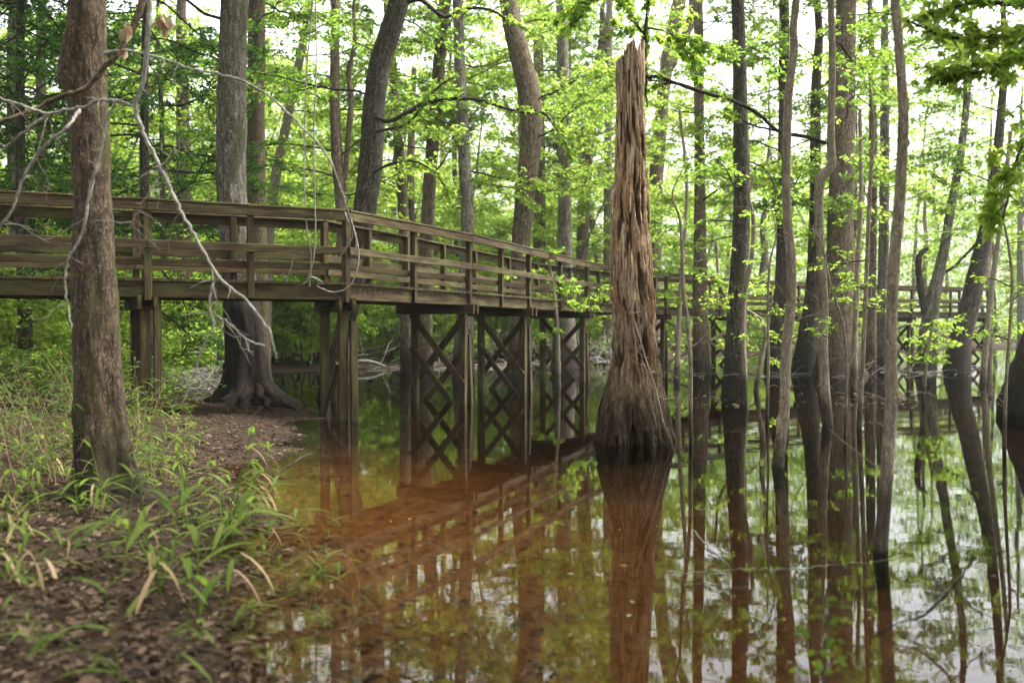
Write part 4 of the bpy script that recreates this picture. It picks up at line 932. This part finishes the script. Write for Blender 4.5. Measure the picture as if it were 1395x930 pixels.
def brush():
    q=QM(); rg=np.random.default_rng(41)
    def heap(n,x0,x1,d0,d1,zmax,Lr,rr,el):
        for k in range(n):
            d=rg.uniform(d0,d1); px=rg.uniform(x0,x1); x=(px-CX)/F*d; z=max(0,h1(x,d))+rg.uniform(0,zmax)
            P=limb(rg,(x,d,z),rg.uniform(0,6.28),rg.normal(*el),rg.uniform(*Lr),5,.2,.2); P[:,2]=np.maximum(P[:,2],.005); tube(q,P,np.linspace(rg.uniform(*rr),.003,5),4,0,rnd=rg.random())
    heap(260,60,310,21,29,.3,(.3,1.5),(.005,.02),(.2,.35))
    heap(190,215,310,23,29,.35,(.4,1.8),(.006,.03),(.1,.25))
    heap(700,380,860,36,46,.9,(.6,2.6),(.006,.022),(.5,.5))
    heap(160,430,720,33,38,.05,(.4,1.6),(.006,.02),(.05,.12))
    heap(130,860,1340,28,38,.02,(.3,1.2),(.005,.012),(.03,.08))
    tag(q.build('dead_brush',MAT['dead_wood']),kind='stuff')
    q=QM()   # leaves and bits floating on the water
    def fl(n,x0,x1,y0,y1,L):
        px=rg.uniform(x0,x1,n); py=rg.uniform(y0,y1,n); d=HC*F/(py-CY); x=(px-CX)/F*d; z=hgt(x,d); ok=z<-.02; x,d=x[ok],d[ok]; n=len(x)
        a=rg.uniform(0,6.28,n); D=np.stack([np.cos(a),np.sin(a),np.zeros(n)],1); l=rg.uniform(*L,n); leaves(q,np.stack([x,d,np.full(n,.006)],1),D,np.tile([0,0,1.0],(n,1)),l,l*.5,0,rg,.05)
    fl(700,890,1345,492,512,(.05,.16)); fl(260,890,1250,535,556,(.03,.10)); fl(120,420,840,496,520,(.05,.12)); fl(230,380,1390,560,930,(.01,.03)); fl(900,360,1390,540,930,(.004,.011)); fl(12,420,1000,700,900,(.04,.055))
    tag(q.build('floating_debris',MAT['leaf_float']),kind='stuff')
brush()

# seedling in the foreground water, lower right
def seedling():
    d=3.75; b=at(1128,925,d); root=empty('seedling',(b[0],d,0)); loc=np.array(root.location); rg=np.random.default_rng(77)
    branch_part('stem',root,loc,d,[(1126,812,3),(1130,850,3.5),(1126,890,4),(1122,935,4.5),(1122,1010,5)],'bark_slim',None,seed=77)
    q=QM()
    for (x,y) in [(1140,818),(1165,828),(1112,840),(1135,850),(1102,862),(1138,872),(1115,890),(1142,900),(1105,905),(1125,918),(1090,915),(1150,845),(1122,828),(1130,880)]:
        p=at(x+rg.normal(0,4),y,d+rg.normal(0,.05))-loc; k=3; a=rg.uniform(0,6.28,k); D=np.stack([np.cos(a),np.sin(a),rg.normal(-.1,.3,k)],1); L=rg.uniform(.035,.06,k)
        leaves(q,np.tile(p,(k,1)),D,np.stack([rg.normal(0,.5,k),rg.normal(-.5,.4,k),np.ones(k)],1),L,L*.55,0,rg,.1,lobes=1)
        s=at(1126,min(y+14,930),d)-loc; tube(q,[s,(s+p)/2+np.array([0,0,.005]),p],[.0022,.0016,.001],4,1)
    q.build('leaves',[MAT['leaf_bright'],MAT['bark_slim']],root); tag(root,'small bright green seedling rising from the water at the lower right','seedling')
seedling()

# far woods: one mass
def woods():
    q=QM(); rg=np.random.default_rng(51)
    def mass(n,d0,d1,z0,z1,leaf,clumps,cr,mat=0,xw=.58):
        d=rg.uniform(d0,d1,clumps); x=rg.uniform(-1,1,clumps)*(xw*d+4); z=z0+(z1-z0)*rg.random(clumps)**1.5
        k=rg.integers(0,clumps,n); sc=cr*rg.uniform(.5,1.3,clumps)
        P=np.stack([x[k],d[k],z[k]],1)+rg.normal(0,1,(n,3))*sc[k][:,None]*np.array([1,1,.42]); P[:,2]+=0
        gz=hgt(P[:,0],P[:,1]); ok=(gz>.03)&(P[:,2]>gz); P=P[ok]; m=len(P)
        a=rg.uniform(0,6.28,m); D=np.stack([np.cos(a),np.sin(a),rg.normal(-.15,.4,m)],1); Nn=np.stack([rg.normal(0,.6,m),rg.normal(0,.6,m),np.ones(m)],1); L=leaf*rg.uniform(.6,1.3,m)
        leaves(q,P,D,Nn,L,L*.65,mat,rg,.1)
    mass(190000,76,130,.3,16,.29,1200,1.3)
    mass(90000,38,76,.2,3.0,.15,1300,.8)
    mass(120000,98,140,6,33,.38,1100,1.8)
    tag(q.build('distant_woods',[MAT['leaf_bright']]),kind='stuff')
    q=QM(); rgl=np.random.default_rng(52)
    def massl(n):
        d=rgl.uniform(16,36,260); x=-rgl.uniform(.31,.6,260)*d; k=rgl.integers(0,260,n); gz=hgt(x,d)
        P=np.stack([x[k],d[k],np.maximum(gz[k],0)+.25],1)+rgl.normal(0,1,(n,3))*np.array([.5,.5,.28]); g2=hgt(P[:,0],P[:,1]); ok=(g2>.03)&(P[:,2]>g2); P=P[ok]; m=len(P)
        a=rgl.uniform(0,6.28,m); D=np.stack([np.cos(a),np.sin(a),rgl.normal(.1,.4,m)],1); Nn=np.stack([rgl.normal(0,.6,m),rgl.normal(0,.6,m),np.ones(m)],1); L=rgl.uniform(.05,.14,m)
        leaves(q,P,D,Nn,L,L*.45,0,rgl,.1)
    massl(26000); tag(q.build('left_bank_undergrowth',[MAT['leaf_mid']]),kind='stuff')
woods()

ADDED_HAZE=.0004  # thin volume added to lift the darks and wash out the distance
if ADDED_HAZE:
    m,nt,out=newmat('added_air_veil'); pv=N(nt,'ShaderNodeVolumePrincipled'); pv.inputs['Color'].default_value=(.90,.95,.86,1); pv.inputs['Density'].default_value=ADDED_HAZE; pv.inputs['Anisotropy'].default_value=.3
    nt.links.new(pv.outputs[0],out.inputs['Volume'])
    q=QM(); x0,x1,y0,y1=xs[0]-3,xs[-1]+3,ys[0]-3,ys[-1]+3; z0,z1=float(Z.min())-2.0,24.0
    V=[(x0,y0,z1),(x1,y0,z1),(x1,y1,z1),(x0,y1,z1),(x0,y0,z0),(x1,y0,z0),(x1,y1,z0),(x0,y1,z0)]
    q.add(V,[(0,1,2,3),(7,6,5,4),(0,4,5,1),(1,5,6,2),(2,6,7,3),(3,7,4,0)]); tag(q.build('added_haze',m),kind='stuff')

# ------------------------------------------------------------------ light, sky, camera
EL,AZ=R(60),R(75)       # sun high, ahead of the camera to the left
wld=bpy.data.worlds.new('World'); SC.world=wld; wld.use_nodes=True; nt=wld.node_tree
bg=nt.nodes['Background']; sky=nt.nodes.new('ShaderNodeTexSky'); sky.sky_type='NISHITA'; sky.sun_disc=False
sky.sun_elevation=EL; sky.sun_rotation=AZ; sky.air_density=1.0; sky.dust_density=4.0; sky.ozone_density=1.0
hs=nt.nodes.new('ShaderNodeHueSaturation'); hs.inputs['Saturation'].default_value=.18
nt.links.new(sky.outputs[0],hs.inputs['Color']); nt.links.new(hs.outputs[0],bg.inputs['Color']); bg.inputs['Strength'].default_value=.15
sd=np.array([math.sin(AZ)*math.cos(EL),math.cos(AZ)*math.cos(EL),math.sin(EL)])
sun=bpy.data.lights.new('sun','SUN'); sun.energy=2.2; sun.angle=R(20); sun.color=(1,.96,.88)
so=bpy.data.objects.new('sun',sun); COL.objects.link(so); so.location=(0,0,30); so.rotation_euler=Vector(-sd).to_track_quat('-Z','Y').to_euler()

cam=bpy.data.cameras.new('camera'); cam.lens=35; cam.sensor_width=36; cam.clip_end=1500; cam.clip_start=.05
co=bpy.data.objects.new('camera',cam); COL.objects.link(co); co.location=(0,0,HC)
co.rotation_euler=(R(90)-math.atan((465-CY)/F),0,0)
cam.dof.use_dof=True; cam.dof.focus_distance=13.0; cam.dof.aperture_fstop=1.5
SC.camera=co
vs=SC.view_settings; vs.view_transform='Standard'; vs.look='None'; vs.gamma=1; vs.use_curve_mapping=False; vs.exposure=2.32
cy=SC.cycles; cy.max_bounces=12; cy.diffuse_bounces=8; cy.glossy_bounces=3; cy.transmission_bounces=8; cy.transparent_max_bounces=8; cy.volume_bounces=0
cy.use_denoising=True; cy.sample_clamp_indirect=6; cy.caustics_reflective=False; cy.caustics_refractive=False
